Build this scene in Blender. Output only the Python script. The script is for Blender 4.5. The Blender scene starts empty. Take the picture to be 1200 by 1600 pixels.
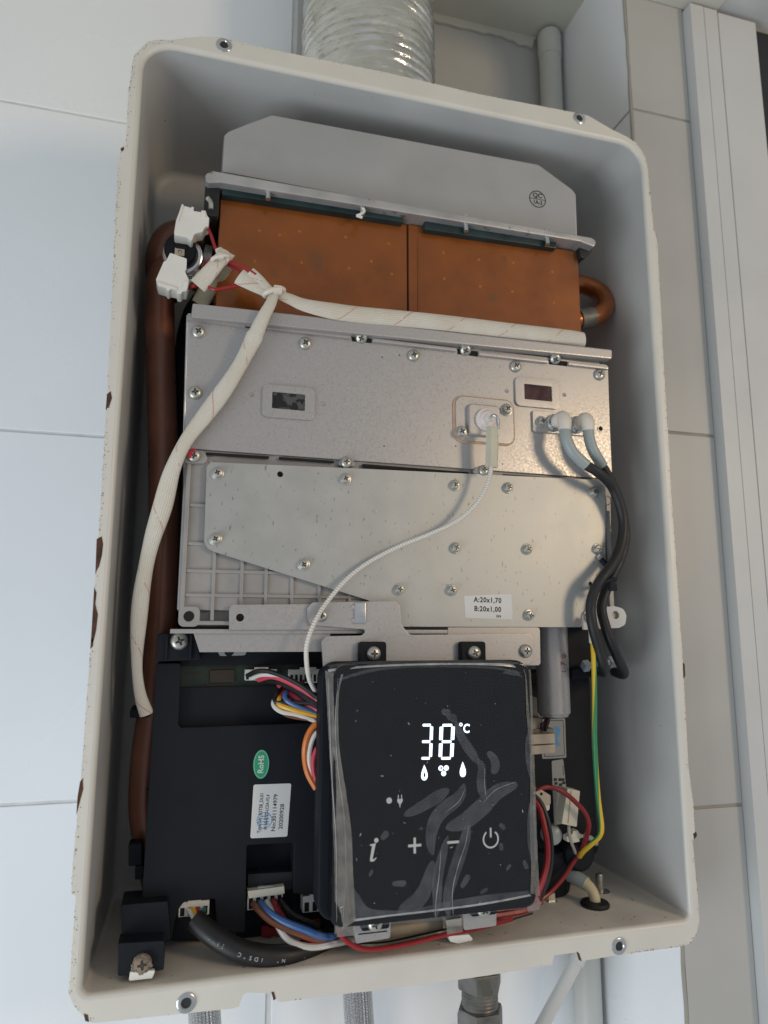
import bpy, bmesh, math, random
from mathutils import Vector, Matrix
random.seed(7)
S = 0.001                                   # all sizes below are millimetres
scene = bpy.context.scene
col = scene.collection
rad = math.radians

# ------------------------------------------------------------------ camera
cam = bpy.data.cameras.new("camera")
cam.sensor_fit = 'VERTICAL'; cam.sensor_height = 36.0; cam.lens = 36.0*1109/1600
cam.clip_start = 0.02; cam.clip_end = 30
co = bpy.data.objects.new("camera", cam); col.objects.link(co)
CR = [[0.96304406,-0.26933109,0.00262604],[0.04680915,0.15775764,-0.9863678],[0.26524524,0.95003857,0.16453472]]
co.matrix_world = Matrix(((CR[0][0],-CR[1][0],-CR[2][0],0.0369091),(CR[0][1],-CR[1][1],-CR[2][1],-0.3824439),
                          (CR[0][2],-CR[1][2],-CR[2][2],0.1658565),(0,0,0,1)))
cam.dof.use_dof = True; cam.dof.focus_distance = 0.40; cam.dof.aperture_fstop = 9.0
scene.camera = co
# ------------------------------------------------------------------ light
w = bpy.data.worlds.new("World"); scene.world = w; w.use_nodes = True
bg = w.node_tree.nodes['Background']; bg.inputs[0].default_value = (0.86,0.92,1.0,1); bg.inputs[1].default_value = 0.38
def area(name, loc, target, sx, sy, power, color):
    l = bpy.data.lights.new(name,'AREA'); l.shape='RECTANGLE'; l.size=sx; l.size_y=sy; l.energy=power; l.color=color
    o = bpy.data.objects.new(name,l); col.objects.link(o); o.location=loc
    o.rotation_euler=(Vector(target)-Vector(loc)).to_track_quat('-Z','Y').to_euler()
area("window_light_cool", (-0.62,-0.40,-0.34), (-0.05,0.1,0.0), 0.5, 0.5, 4.3, (0.89,0.97,1.0))
area("window_light_warm", (0.92,-1.02,0.45), (0.2,0,0.22), 0.22, 0.28, 3.4, (1.0,0.76,0.48))
vs = scene.view_settings
vs.view_transform='Standard'; vs.look='None'; vs.gamma=1; vs.exposure=0.12; vs.use_curve_mapping=False

# ------------------------------------------------------------------ materials
def mat(name, c, rough=.5, metal=0., spec=.5, noise=0., nscale=40, bump=0., bscale=300, c2=None, c2t=.62, c2scale=60, trans=0., alpha=1., emit=0., coat=0., rvar=.1, c2z=1.):
    m = bpy.data.materials.new(name); m.use_nodes=True; nt=m.node_tree; N=nt.nodes; L=nt.links
    b = N['Principled BSDF']
    b.inputs['Base Color'].default_value=(*c,1); b.inputs['Roughness'].default_value=rough; b.inputs['Metallic'].default_value=metal
    b.inputs['Specular IOR Level'].default_value=spec; b.inputs['Coat Weight'].default_value=coat
    b.inputs['Transmission Weight'].default_value=trans; b.inputs['Alpha'].default_value=alpha
    if emit: b.inputs['Emission Color'].default_value=(*c,1); b.inputs['Emission Strength'].default_value=emit
    if noise or bump or c2:
        tc=N.new('ShaderNodeTexCoord')
    prev=None
    if noise:
        n=N.new('ShaderNodeTexNoise'); n.inputs['Scale'].default_value=nscale; n.inputs['Detail'].default_value=6
        L.new(tc.outputs['Object'],n.inputs['Vector'])
        r=N.new('ShaderNodeMapRange'); r.inputs[1].default_value=.3; r.inputs[2].default_value=.7
        r.inputs[3].default_value=1-noise; r.inputs[4].default_value=1+noise; L.new(n.outputs[0],r.inputs[0])
        mx=N.new('ShaderNodeVectorMath'); mx.operation='SCALE'; mx.inputs[0].default_value=c; L.new(r.outputs[0],mx.inputs['Scale'])
        prev=mx.outputs[0]
        r2=N.new('ShaderNodeMapRange'); r2.inputs[1].default_value=.3; r2.inputs[2].default_value=.7
        r2.inputs[3].default_value=max(0.02,rough-rvar); r2.inputs[4].default_value=min(1,rough+rvar)
        L.new(n.outputs[0],r2.inputs[0]); L.new(r2.outputs[0],b.inputs['Roughness'])
    if c2:
        n=N.new('ShaderNodeTexNoise'); n.inputs['Scale'].default_value=c2scale; n.inputs['Detail'].default_value=4
        mp=N.new('ShaderNodeMapping'); mp.inputs['Scale'].default_value=(1,1,c2z); L.new(tc.outputs['Object'],mp.inputs['Vector']); L.new(mp.outputs[0],n.inputs['Vector'])
        r=N.new('ShaderNodeMapRange'); r.inputs[1].default_value=c2t; r.inputs[2].default_value=c2t+.05; L.new(n.outputs[0],r.inputs[0])
        mix=N.new('ShaderNodeMix'); mix.data_type='RGBA'; L.new(r.outputs[0],mix.inputs[0])
        if prev: L.new(prev,mix.inputs[6])
        else: mix.inputs[6].default_value=(*c,1)
        mix.inputs[7].default_value=(*c2,1); prev=mix.outputs[2]
    if prev: L.new(prev,b.inputs['Base Color'])
    if bump:
        n=N.new('ShaderNodeTexNoise'); n.inputs['Scale'].default_value=bscale; n.inputs['Detail'].default_value=5
        L.new(tc.outputs['Object'],n.inputs['Vector'])
        bp=N.new('ShaderNodeBump'); bp.inputs['Strength'].default_value=bump; bp.inputs['Distance'].default_value=.001
        L.new(n.outputs[0],bp.inputs['Height']); L.new(bp.outputs[0],b.inputs['Normal'])
    return m
M = {}
M['tile']   = mat('glazed_tile',(.90,.92,.945),.22,noise=.03,nscale=6,bump=.05,bscale=40)
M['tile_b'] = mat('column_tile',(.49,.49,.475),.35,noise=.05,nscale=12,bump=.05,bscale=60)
M['grout']  = mat('grout',(.72,.72,.71),.9,noise=.1,nscale=60)
M['grout_b']= mat('stained_grout',(.36,.34,.30),.9,noise=.12,nscale=60,c2=(.30,.26,.20),c2t=.64,c2scale=25)
M['plaster']= mat('ceiling_plaster',(.58,.57,.50),.9,noise=.06,nscale=20,bump=.15,bscale=120)
M['pvc']    = mat('white_pvc',(.60,.61,.61),.35,noise=.03,nscale=20)
M['cream']  = mat('cream_enamel',(.70,.675,.615),.38,noise=.035,nscale=30,bump=.06,bscale=260,c2=(.20,.07,.03),c2t=.735,c2scale=420)
M['inner']  = mat('shaded_cream_enamel',(.56,.56,.55),.48,noise=.10,nscale=14,bump=.05,bscale=260,c2=(.2,.15,.11),c2t=.74,c2scale=260)  # same cream paint made darker for the shade inside the case, plus dirt specks
M['floorp'] = mat('dusty_cream_floor',(.74,.68,.60),.5,noise=.14,nscale=22,bump=.08,bscale=260,c2=(.19,.11,.07),c2t=.70,c2scale=170)
M['rust']   = mat('rust',(.085,.040,.024),.9,noise=.5,nscale=160,bump=.4,bscale=400)
M['alum']   = mat('satin_aluminised_steel',(.46,.44,.43),.36,.5,noise=.03,nscale=700,bump=.02,bscale=1500)
M['galv']   = mat('galvanised_steel',(.45,.45,.435),.44,.42,noise=.07,nscale=55,rvar=.03,bump=.03,bscale=2200,c2=(.27,.265,.25),c2t=.655,c2scale=620,c2z=.4)
M['cast']   = mat('cast_aluminium',(.355,.34,.328),.52,.3,noise=.10,nscale=60,bump=.12,bscale=700)
M['hood']   = mat('hood_steel',(.40,.405,.41),.5,.25,noise=.05,nscale=30,bump=.05,bscale=900)
M['hoodf']  = mat('hood_flange_steel',(.45,.45,.45),.45,.55,noise=.12,nscale=60,bump=.1,bscale=500,c2=(.2,.18,.16),c2t=.66,c2scale=90)
M['zinc']   = mat('zinc_screw',(.52,.51,.46),.34,.85,noise=.12,nscale=300)
M['recess'] = mat('screw_recess',(.05,.05,.05),.5,.5)
M['copper'] = mat('lacquered_copper',(.265,.074,.008),.34,.25,noise=.13,nscale=42,bump=.06,bscale=200,c2=(.20,.07,.018),c2t=.63,c2scale=45,coat=.3)
M['pipe']   = mat('old_copper_pipe',(.17,.066,.042),.36,.4,noise=.22,nscale=40,bump=.05,bscale=300,coat=.2)
M['solder'] = mat('orange_solder_spot',(.36,.12,.014),.4,.1)
M['pipe_b'] = mat('bright_copper_pipe',(.36,.11,.03),.32,.6,noise=.16,nscale=40,coat=.2)
M['gasket'] = mat('green_black_gasket',(.009,.028,.030),.4,noise=.4,nscale=50)
M['blackp'] = mat('black_plastic',(.010,.012,.017),.6,spec=.22,noise=.12,nscale=60,bump=.08,bscale=900,c2=(.05,.05,.05),c2t=.76,c2scale=300)
M['blackd'] = mat('dusty_black_plastic',(.013,.014,.017),.7,noise=.4,nscale=60,c2=(.10,.085,.07),c2t=.68,c2scale=160)
M['blackg'] = mat('black_gloss_glass',(.006,.006,.008),.09,spec=.45)
M['rubber'] = mat('black_rubber',(.011,.011,.012),.5,noise=.2,nscale=100)
M['dark']   = mat('dark_void',(.004,.004,.004),.8)
M['pcb']    = mat('circuit_board_green',(.010,.024,.012),.45,noise=.5,nscale=80)
M['trace']  = mat('board_trace',(.028,.018,.008),.5,noise=.3,nscale=200)
M['white']  = mat('white_nylon',(.78,.77,.72),.42,noise=.04,nscale=80)
M['ivory']  = mat('ivory_plastic',(.72,.68,.56),.45,noise=.08,nscale=80)
M['beige']  = mat('beige_metal',(.50,.42,.33),.5,.2,noise=.12,nscale=90)
M['ceramic']= mat('pinkish_ceramic',(.78,.70,.66),.5,noise=.03,nscale=90)
M['silic_w']= mat('milky_silicone',(.72,.66,.58),.45,noise=.05,nscale=60)
M['silic_g']= mat('grey_silicone',(.33,.37,.37),.35,noise=.08,nscale=60)
M['yellowed']=mat('yellowed_tube',(.66,.56,.36),.4,noise=.08,nscale=60)
M['clear']  = mat('translucent_sleeve',(.72,.70,.56),.25,trans=.35)
M['pvcw'] = mat('white_pipe_plastic',(.62,.62,.58),.4,noise=.05,nscale=30)
M['ice']=mat('icy_clear_plastic',(.50,.56,.64),.25,trans=.4)
M['paper']  = mat('sticker_paper',(.72,.71,.70),.6,noise=.03,nscale=60)
M['paperd'] = mat('grey_sticker_paper',(.34,.34,.34),.6,noise=.05,nscale=60)
M['ink']    = mat('black_ink',(.02,.02,.02),.7)
M['inkblue']= mat('blue_ink',(.12,.33,.60),.7)
M['inkred'] = mat('red_ink',(.28,.05,.03),.7)
M['green']  = mat('green_sticker',(.02,.36,.17),.4)
M['glasspane']=mat('dark_sight_glass',(.010,.011,.011),.15,noise=.5,nscale=150,c2=(.085,.085,.08),c2t=.52,c2scale=210)
M['glassred']= mat('red_sight_glass',(.060,.020,.020),.15,noise=.3,nscale=100)
M['led']    = mat('white_led',(.70,.82,1.0),.5,emit=1.45)
M['mark']   = mat('grey_touch_mark',(.50,.50,.50),.6)
M['steel']  = mat('bright_steel',(.62,.63,.64),.22,.95,noise=.1,nscale=100)
M['brass']  = mat('dull_brass',(.17,.165,.155),.5,.5,noise=.25,nscale=120,c2=(.13,.13,.11),c2t=.6,c2scale=60)
M['dust']   = mat('brown_dust',(.22,.17,.13),.95,noise=.4,nscale=300,bump=.8,bscale=900)
M['redpaint']=mat('red_paint',(.50,.02,.03),.45)
M['gask2']  = mat('tan_gasket',(.55,.36,.24),.8,noise=.2,nscale=150)
def wirem(n,c): M[n]=mat(n,c,.38,noise=.06,nscale=200)
wirem('w_black',(.015,.015,.017)); wirem('w_red',(.33,.016,.02)); wirem('w_dred',(.26,.018,.022)); wirem('w_pink',(.62,.07,.11)); wirem('w_white',(.70,.68,.64))
wirem('w_blue',(.05,.14,.36)); wirem('w_yellow',(.75,.40,.03)); wirem('w_brown',(.18,.065,.035)); wirem('w_orange',(.72,.20,.04)); wirem('w_grey',(.42,.41,.39)); wirem('w_teal',(.02,.14,.16))
def uvmat(name, base, kind):
    m=mat(name,base,.75); nt=m.node_tree; N=nt.nodes; L=nt.links; b=N['Principled BSDF']
    uv=N.new('ShaderNodeUVMap'); sx=N.new('ShaderNodeSeparateXYZ'); L.new(uv.outputs[0],sx.inputs[0])
    def mth(op,a,bb=None,c=None):
        n=N.new('ShaderNodeMath'); n.operation=op
        for i,x in enumerate((a,bb,c)):
            if x is None: continue
            if isinstance(x,(int,float)): n.inputs[i].default_value=x
            else: L.new(x,n.inputs[i])
        return n.outputs[0]
    U,V=sx.outputs[0],sx.outputs[1]
    mix=N.new('ShaderNodeMix'); mix.data_type='RGBA'
    if kind=='braid':
        a=mth('SINE',mth('MULTIPLY',mth('ADD',mth('MULTIPLY',V,1.0),mth('MULTIPLY',U,14)),5.2))
        c=mth('SINE',mth('MULTIPLY',mth('SUBTRACT',mth('MULTIPLY',V,1.0),mth('MULTIPLY',U,14)),5.2))
        h=mth('MULTIPLY',a,c)
        bp=N.new('ShaderNodeBump'); bp.inputs['Strength'].default_value=.55; bp.inputs['Distance'].default_value=.0006; L.new(h,bp.inputs['Height']); L.new(bp.outputs[0],b.inputs['Normal'])
        fr=mth('FRACT',mth('SUBTRACT',mth('DIVIDE',V,34.),U)); nz=N.new('ShaderNodeTexNoise'); nz.inputs['Scale'].default_value=180
        tc=N.new('ShaderNodeTexCoord'); L.new(tc.outputs['Object'],nz.inputs['Vector'])
        msk=mth('MULTIPLY',mth('LESS_THAN',fr,.035),mth('GREATER_THAN',nz.outputs[0],.46))
        L.new(mth('MULTIPLY',msk,.6),mix.inputs[0]); mix.inputs[6].default_value=(*base,1); mix.inputs[7].default_value=(.60,.16,.12,1)
        nb=N.new('ShaderNodeTexNoise'); nb.inputs['Scale'].default_value=45; L.new(tc.outputs['Object'],nb.inputs['Vector'])
        mr=N.new('ShaderNodeMapRange'); mr.inputs[1].default_value=.35; mr.inputs[2].default_value=.75; L.new(nb.outputs[0],mr.inputs[0])
        mx2=N.new('ShaderNodeMix'); mx2.data_type='RGBA'; L.new(mth('MULTIPLY',mr.outputs[0],.5),mx2.inputs[0]); L.new(mix.outputs[2],mx2.inputs[6]); mx2.inputs[7].default_value=(base[0]*.82,base[1]*.76,base[2]*.62,1)
        L.new(mx2.outputs[2],b.inputs['Base Color']); return m
    if kind=='twist':
        a=mth('SINE',mth('MULTIPLY',mth('ADD',V,mth('MULTIPLY',U,1.6)),4.))
        bp=N.new('ShaderNodeBump'); bp.inputs['Strength'].default_value=.5; bp.inputs['Distance'].default_value=.0004; L.new(a,bp.inputs['Height']); L.new(bp.outputs[0],b.inputs['Normal'])
        return m
    if kind=='earth':
        fr=mth('FRACT',mth('ADD',mth('DIVIDE',V,150.),mth('ADD',U,.12)))
        L.new(mth('GREATER_THAN',fr,.55),mix.inputs[0]); mix.inputs[6].default_value=(.72,.47,.03,1); mix.inputs[7].default_value=(.03,.24,.09,1)
        L.new(mix.outputs[2],b.inputs['Base Color']); b.inputs['Roughness'].default_value=.4; return m
    if kind=='hose':
        a=mth('SINE',mth('MULTIPLY',mth('ADD',V,mth('MULTIPLY',U,40)),2.2)); c=mth('SINE',mth('MULTIPLY',mth('SUBTRACT',V,mth('MULTIPLY',U,40)),2.2)); h=mth('MULTIPLY',a,c)
        bp=N.new('ShaderNodeBump'); bp.inputs['Strength'].default_value=.9; bp.inputs['Distance'].default_value=.001; L.new(h,bp.inputs['Height']); L.new(bp.outputs[0],b.inputs['Normal'])
        b.inputs['Metallic'].default_value=.85; b.inputs['Roughness'].default_value=.3; return m
M['braid']=uvmat('glass_fibre_braid',(.82,.775,.69),'braid')
M['braidg']=uvmat('shaded_fibre_braid',(.30,.27,.20),'braid')  # darker copy of the white braid, shade put into its colour
M['thread']=uvmat('twisted_white_lead',(.76,.73,.68),'twist')
M['earth']=uvmat('earth_lead',(.7,.45,.03),'earth')
M['hose']=uvmat('steel_hose_braid',(.62,.63,.65),'hose')
def filmmat(name, opac, c, rough=.2):
    m=bpy.data.materials.new(name); m.use_nodes=True; nt=m.node_tree; N=nt.nodes; L=nt.links
    for n in list(N): N.remove(n)
    out=N.new('ShaderNodeOutputMaterial'); t=N.new('ShaderNodeBsdfTransparent'); pr=N.new('ShaderNodeBsdfPrincipled'); mix=N.new('ShaderNodeMixShader')
    pr.inputs['Base Color'].default_value=(*c,1); pr.inputs['Roughness'].default_value=rough
    tc=N.new('ShaderNodeTexCoord'); nz=N.new('ShaderNodeTexNoise'); nz.inputs['Scale'].default_value=140; nz.inputs['Detail'].default_value=4; L.new(tc.outputs['Object'],nz.inputs['Vector'])
    mr=N.new('ShaderNodeMapRange'); mr.inputs[1].default_value=.3; mr.inputs[2].default_value=.7; mr.inputs[3].default_value=opac*.6; mr.inputs[4].default_value=min(1,opac*1.4); L.new(nz.outputs[0],mr.inputs[0])
    L.new(mr.outputs[0],mix.inputs[0]); L.new(t.outputs[0],mix.inputs[1]); L.new(pr.outputs[0],mix.inputs[2]); L.new(mix.outputs[0],out.inputs[0])
    return m
M['film']=filmmat('clear_film',.003,(.5,.5,.5),.12)
M['bubble']=filmmat('air_bubble_film',.085,(.36,.38,.42),.12)
M['fold']=filmmat('crumpled_film',.34,(.34,.325,.30),.2)
M['crease']=filmmat('film_crease',.5,(.55,.55,.55),.15)
def foil():
    m=mat('crumpled_foil',(.80,.79,.76),.24,.9,noise=.16,nscale=40,bump=1.0,bscale=150,c2=(.10,.09,.085),c2t=.72,c2scale=150); return m
M['foil']=foil()

# ------------------------------------------------------------------ helpers
def V3(p): return Vector(p)
def mesh_obj(name, bm, m, parent=None, smooth=38, wn=True):
    bmesh.ops.remove_doubles(bm, verts=bm.verts, dist=1e-5)
    if smooth:
        for f in bm.faces: f.smooth=True
        c=rad(smooth)
        for e in bm.edges:
            if len(e.link_faces)!=2 or e.calc_face_angle(0)>c: e.smooth=False
    bmesh.ops.scale(bm, vec=(S,S,S), verts=bm.verts)
    me=bpy.data.meshes.new(name); bm.to_mesh(me); bm.free()
    if isinstance(m,str): m=M[m]
    me.materials.append(m)
    o=bpy.data.objects.new(name,me); col.objects.link(o)
    if parent is not None: o.parent=parent
    if smooth and wn: o.modifiers.new('face_weighted','WEIGHTED_NORMAL').keep_sharp=True
    return o
def tag(o,label,cat,group=None):
    o['label']=label; o['category']=cat
    if group: o['group']=group
    return o
def struct(o): o['kind']='structure'; return o
def thing(name,label,cat,group=None):
    o=bpy.data.objects.new(name,None); o.empty_display_size=.01; col.objects.link(o); return tag(o,label,cat,group)
def NB(): return bmesh.new()
def bevel(bm, w, seg=2, ang=30, faces=None):
    if w<=0: return
    fs=set(faces) if faces else None
    es=[e for e in bm.edges if len(e.link_faces)==2 and e.calc_face_angle(0)>rad(ang) and (fs is None or all(f in fs for f in e.link_faces))]
    bmesh.ops.bevel(bm, geom=es, offset=w, segments=seg, profile=.5, affect='EDGES', clamp_overlap=True)
def box(x0,x1,y0,y1,z0,z1,bv=.3,bm=None,rot=None):
    b=NB() if bm is None else bm
    t=NB(); bmesh.ops.create_cube(t,size=1)
    bmesh.ops.scale(t,vec=(abs(x1-x0),abs(y1-y0),abs(z1-z0)),verts=t.verts)
    bevel(t,bv)
    if rot: bmesh.ops.rotate(t,cent=(0,0,0),matrix=Matrix.Rotation(rad(rot[1]),3,rot[0]),verts=t.verts)
    bmesh.ops.translate(t,vec=((x0+x1)/2,(y0+y1)/2,(z0+z1)/2),verts=t.verts)
    join(b,t); return b
def join(b,t):
    me=bpy.data.meshes.new('tmp'); t.to_mesh(me); t.free(); b.from_mesh(me); bpy.data.meshes.remove(me)
def area2(p): return sum(p[i-1][0]*p[i][1]-p[i][0]*p[i-1][1] for i in range(len(p)))/2
def fillet(p, r, seg=5):
    n=len(p); out=[]
    if not isinstance(r,(list,tuple)): r=[r]*n
    for i in range(n):
        a,b,c=Vector(p[i-1]),Vector(p[i]),Vector(p[(i+1)%n]); u=(a-b); v=(c-b)
        lu,lv=u.length,v.length
        if r[i]<=0 or lu<1e-6 or lv<1e-6: out.append(tuple(b)); continue
        u/=lu; v/=lv; ang=math.acos(max(-1,min(1,u.dot(v))))
        if ang>rad(172) or ang<rad(8): out.append(tuple(b)); continue
        t=min(r[i]/math.tan(ang/2),lu*.48,lv*.48); rr=t*math.tan(ang/2)
        bis=(u+v).normalized(); cen=b+bis*(rr/math.sin(ang/2)); s=b+u*t; e=b+v*t
        a0=math.atan2(s.y-cen.y,s.x-cen.x); a1=math.atan2(e.y-cen.y,e.x-cen.x); d=(a1-a0+math.pi)%(2*math.pi)-math.pi
        for k in range(seg+1): out.append((cen.x+rr*math.cos(a0+d*k/seg),cen.y+rr*math.sin(a0+d*k/seg)))
    return out
def rrect(x0,x1,z0,z1,r,seg=5): return fillet([(x0,z0),(x1,z0),(x1,z1),(x0,z1)],r,seg)
def circ(x,z,r,n=20): return [(x+r*math.cos(2*math.pi*k/n),z+r*math.sin(2*math.pi*k/n)) for k in range(n)]
def prism(poly, y0, y1, holes=(), bv=0., bm=None):
    """plate in the XZ plane from y0 (front) to y1 (back); holes are polygons"""
    b=NB() if bm is None else bm
    t=NB(); es=[]
    for pl in [poly]+list(holes):
        vs=[t.verts.new((x,y0,z)) for x,z in pl]
        es+=[t.edges.new((vs[i-1],vs[i])) for i in range(len(vs))]
    if holes: bmesh.ops.triangle_fill(t,use_beauty=True,use_dissolve=False,edges=es)
    else: bmesh.ops.contextual_create(t,geom=t.edges[:])
    fr=t.faces[:]
    for f in fr: f.normal_update()
    r=bmesh.ops.extrude_face_region(t,geom=fr); nv=[v for v in r['geom'] if isinstance(v,bmesh.types.BMVert)]
    bmesh.ops.translate(t,vec=(0,y1-y0,0),verts=nv)
    bmesh.ops.recalc_face_normals(t,faces=t.faces)
    if bv:
        es=[e for e in t.edges if len(e.link_faces)==2 and e.calc_face_angle(0)>rad(60) and all(abs(v.co.y-y0)<1e-4 for v in e.verts)]
        bmesh.ops.bevel(t,geom=es,offset=bv,segments=2,profile=.5,affect='EDGES',clamp_overlap=True)
    join(b,t); return b
def spline(pts, sub=6):
    P=[Vector(p) for p in pts]; n=len(P)
    if n<3: return P
    out=[]
    for i in range(n-1):
        p0=P[i-1] if i else P[0]*2-P[1]; p1=P[i]; p2=P[i+1]; p3=P[i+2] if i+2<n else P[-1]*2-P[-2]
        for k in range(sub):
            t=k/sub; out.append(.5*((2*p1)+(p2-p0)*t+(2*p0-5*p1+4*p2-p3)*t*t+(3*p1-p0-3*p2+p3)*t**3))
    out.append(P[-1]); return out
def tube(pts, r, n=10, sub=6, flat=None, bm=None, hint=(0,-1,0), close=True, rfn=None):
    """swept tube; flat = thickness/width ratio with the wide side turned to hint; rfn(t) scales the radius"""
    b=NB() if bm is None else bm
    t=NB(); uvl=t.loops.layers.uv.new('UVMap')
    C=spline(pts,sub); L=[0]
    for i in range(1,len(C)): L.append(L[-1]+(C[i]-C[i-1]).length)
    rings=[]; h=Vector(hint); nrm=None
    for i,c in enumerate(C):
        tg=(C[min(i+1,len(C)-1)]-C[max(i-1,0)])
        if tg.length<1e-9: tg=Vector((0,0,1))
        tg.normalize()
        base=h if (flat or nrm is None) else nrm
        s=tg.cross(base)
        if s.length<.15: s=tg.cross(Vector((.3,.2,1)))
        s.normalize(); nn=s.cross(tg).normalized(); nrm=nn
        k=rfn(L[i]/L[-1]) if rfn else 1.
        ra=r*k; rb=ra*(flat if flat else 1)
        rings.append([t.verts.new(c+s*(ra*math.cos(2*math.pi*j/n))+nn*(rb*math.sin(2*math.pi*j/n))) for j in range(n)])
    for i in range(len(rings)-1):
        for j in range(n):
            f=t.faces.new((rings[i][j],rings[i][(j+1)%n],rings[i+1][(j+1)%n],rings[i+1][j]))
            for lp,(u,v) in zip(f.loops,((j/n,L[i]),((j+1)/n,L[i]),((j+1)/n,L[i+1]),(j/n,L[i+1]))): lp[uvl].uv=(u,v)
    if close:
        t.faces.new(rings[0]); t.faces.new(rings[-1][::-1])
    bmesh.ops.recalc_face_normals(t,faces=t.faces)
    join(b,t); return b
def lathe(prof, n=24, axis=(0,-1,0), at=(0,0,0), bm=None):
    """prof = [(radius, height along axis)]"""
    b=NB() if bm is None else bm
    t=NB(); rings=[]
    for r,h in prof:
        if r<1e-6: rings.append([t.verts.new((0,0,h))])
        else: rings.append([t.verts.new((r*math.cos(2*math.pi*k/n),r*math.sin(2*math.pi*k/n),h)) for k in range(n)])
    for a,c in zip(rings[:-1],rings[1:]):
        for k in range(n):
            k2=(k+1)%n
            if len(a)==1 and len(c)==1: continue
            if len(a)==1: t.faces.new((a[0],c[k],c[k2]))
            elif len(c)==1: t.faces.new((a[k],a[k2],c[0]))
            else: t.faces.new((a[k],a[k2],c[k2],c[k]))
    for g in (rings[0],rings[-1]):
        if len(g)>1: t.faces.new(g)
    bmesh.ops.recalc_face_normals(t,faces=t.faces)
    q=Vector((0,0,1)).rotation_difference(Vector(axis))
    bmesh.ops.rotate(t,cent=(0,0,0),matrix=q.to_matrix(),verts=t.verts)
    bmesh.ops.translate(t,vec=at,verts=t.verts)
    join(b,t); return b
def text(name, s, size, m, parent, loc, rot=0., depth=.06, stretch=1., center=True, space=1., bold=0.):
    """flat print facing the room (-Y): size = cap height in mm, rot = degrees counter-clockwise"""
    cu=bpy.data.curves.new(name,'FONT'); cu.body=s; cu.size=size*1.37*S; cu.extrude=depth*S/2; cu.space_character=space; cu.offset=bold*S; cu.resolution_u=3
    if center: cu.align_x='CENTER'; cu.align_y='CENTER'
    tmp=bpy.data.objects.new(name,cu); col.objects.link(tmp)
    dg=bpy.context.evaluated_depsgraph_get(); me=bpy.data.meshes.new_from_object(tmp.evaluated_get(dg)); bpy.data.objects.remove(tmp); bpy.data.curves.remove(cu)
    me.name=name; mw=Matrix(((1,0,0),(0,0,-1),(0,1,0))).to_4x4()
    me.transform(Matrix.Translation(Vector(loc)*S) @ mw @ Matrix.Rotation(rad(rot),4,'Z') @ Matrix.Diagonal((stretch,1,1,1)))
    me.materials.clear(); me.materials.append(M[m]); o=bpy.data.objects.new(name,me); col.objects.link(o)
    if parent is not None: o.parent=parent
    return o
# ---- screws: shared meshes, one copy each
def screw_mesh(kind):
    b=NB()
    if kind=='pan':      b=lathe([(0,0),(1,0),(1,.22),(.93,.40),(.76,.56),(.50,.655),(0,.70)],24)
    elif kind=='washer': b=lathe([(0,0),(1.1,0),(1.12,.16),(1.06,.2),(.84,.2),(.84,.28),(.9,.3),(.9,.42),(.84,.45),(.84,.75),(.76,.92),(.52,1.02),(0,1.06)],24)
    return b
def cross_mesh(h):
    b=NB()
    for a in (0,90):
        w,l=.15,.50
        t=prism([(-l,-w*.7),(-w,-w),(0,-w*1.25),(w,-w),(l,-w*.7),(l,w*.7),(w,w),(0,w*1.25),(-w,w),(-l,w*.7)],-h-.035+(.004 if a else 0),-h+.25)
        bmesh.ops.rotate(t,cent=(0,0,0),matrix=Matrix.Rotation(rad(a),3,'Y'),verts=t.verts); join(b,t)
    return b
PROTO={}
for kd,h in (('pan',.66),('washer',1.02)):
    a=mesh_obj('screw',screw_mesh(kd),'zinc'); c=mesh_obj('cross_recess',cross_mesh(h),'recess'); PROTO[kd]=(a.data,c.data)
    bpy.data.objects.remove(a); bpy.data.objects.remove(c)
def screw(parent, x, y, z, r, kind='pan', rot=None, axis=None, recess=True):
    a=bpy.data.objects.new('screw',PROTO[kind][0]); col.objects.link(a); a.parent=parent
    a.location=(x*S,y*S,z*S); a.scale=(r,r,r); a.rotation_euler=(rad(random.uniform(-4,4)),rad(random.uniform(0,90) if rot is None else rot),rad(random.uniform(-4,4)))
    if axis: a.rotation_euler=axis
    if recess:
        c=bpy.data.objects.new('cross_recess',PROTO[kind][1]); col.objects.link(c); c.parent=a
    return a
def hole(parent,x,y,z,r,m='dark',ring=None):
    """a shallow dark well with a raised lip"""
    o=mesh_obj('hole',lathe([(0,-.2),(r,-.2),(r,.12),(0,.12)],16,at=(x,y,z)),m,parent)
    if ring: mesh_obj('hole_rim',prism(circ(x,z,r*1.35,18),y-.25,y+.3,[circ(x,z,r*.98,18)]),ring,parent)
    return o
def wire(label,pts,r,m,group=None,name='wire',cat='wire',n=8,sub=6,parent=None,**k):
    o=mesh_obj(name,tube(pts,r,n=n,sub=sub,**k),m,parent)
    if parent is None: tag(o,label,cat,group)
    return o
def bb(q):
    """corner list TL TR BR BL -> x0,x1,z0,z1 of the upright rectangle"""
    return ((q[0][0]+q[3][0])/2,(q[1][0]+q[2][0])/2,(q[2][1]+q[3][1])/2,(q[0][1]+q[1][1])/2)
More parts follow.
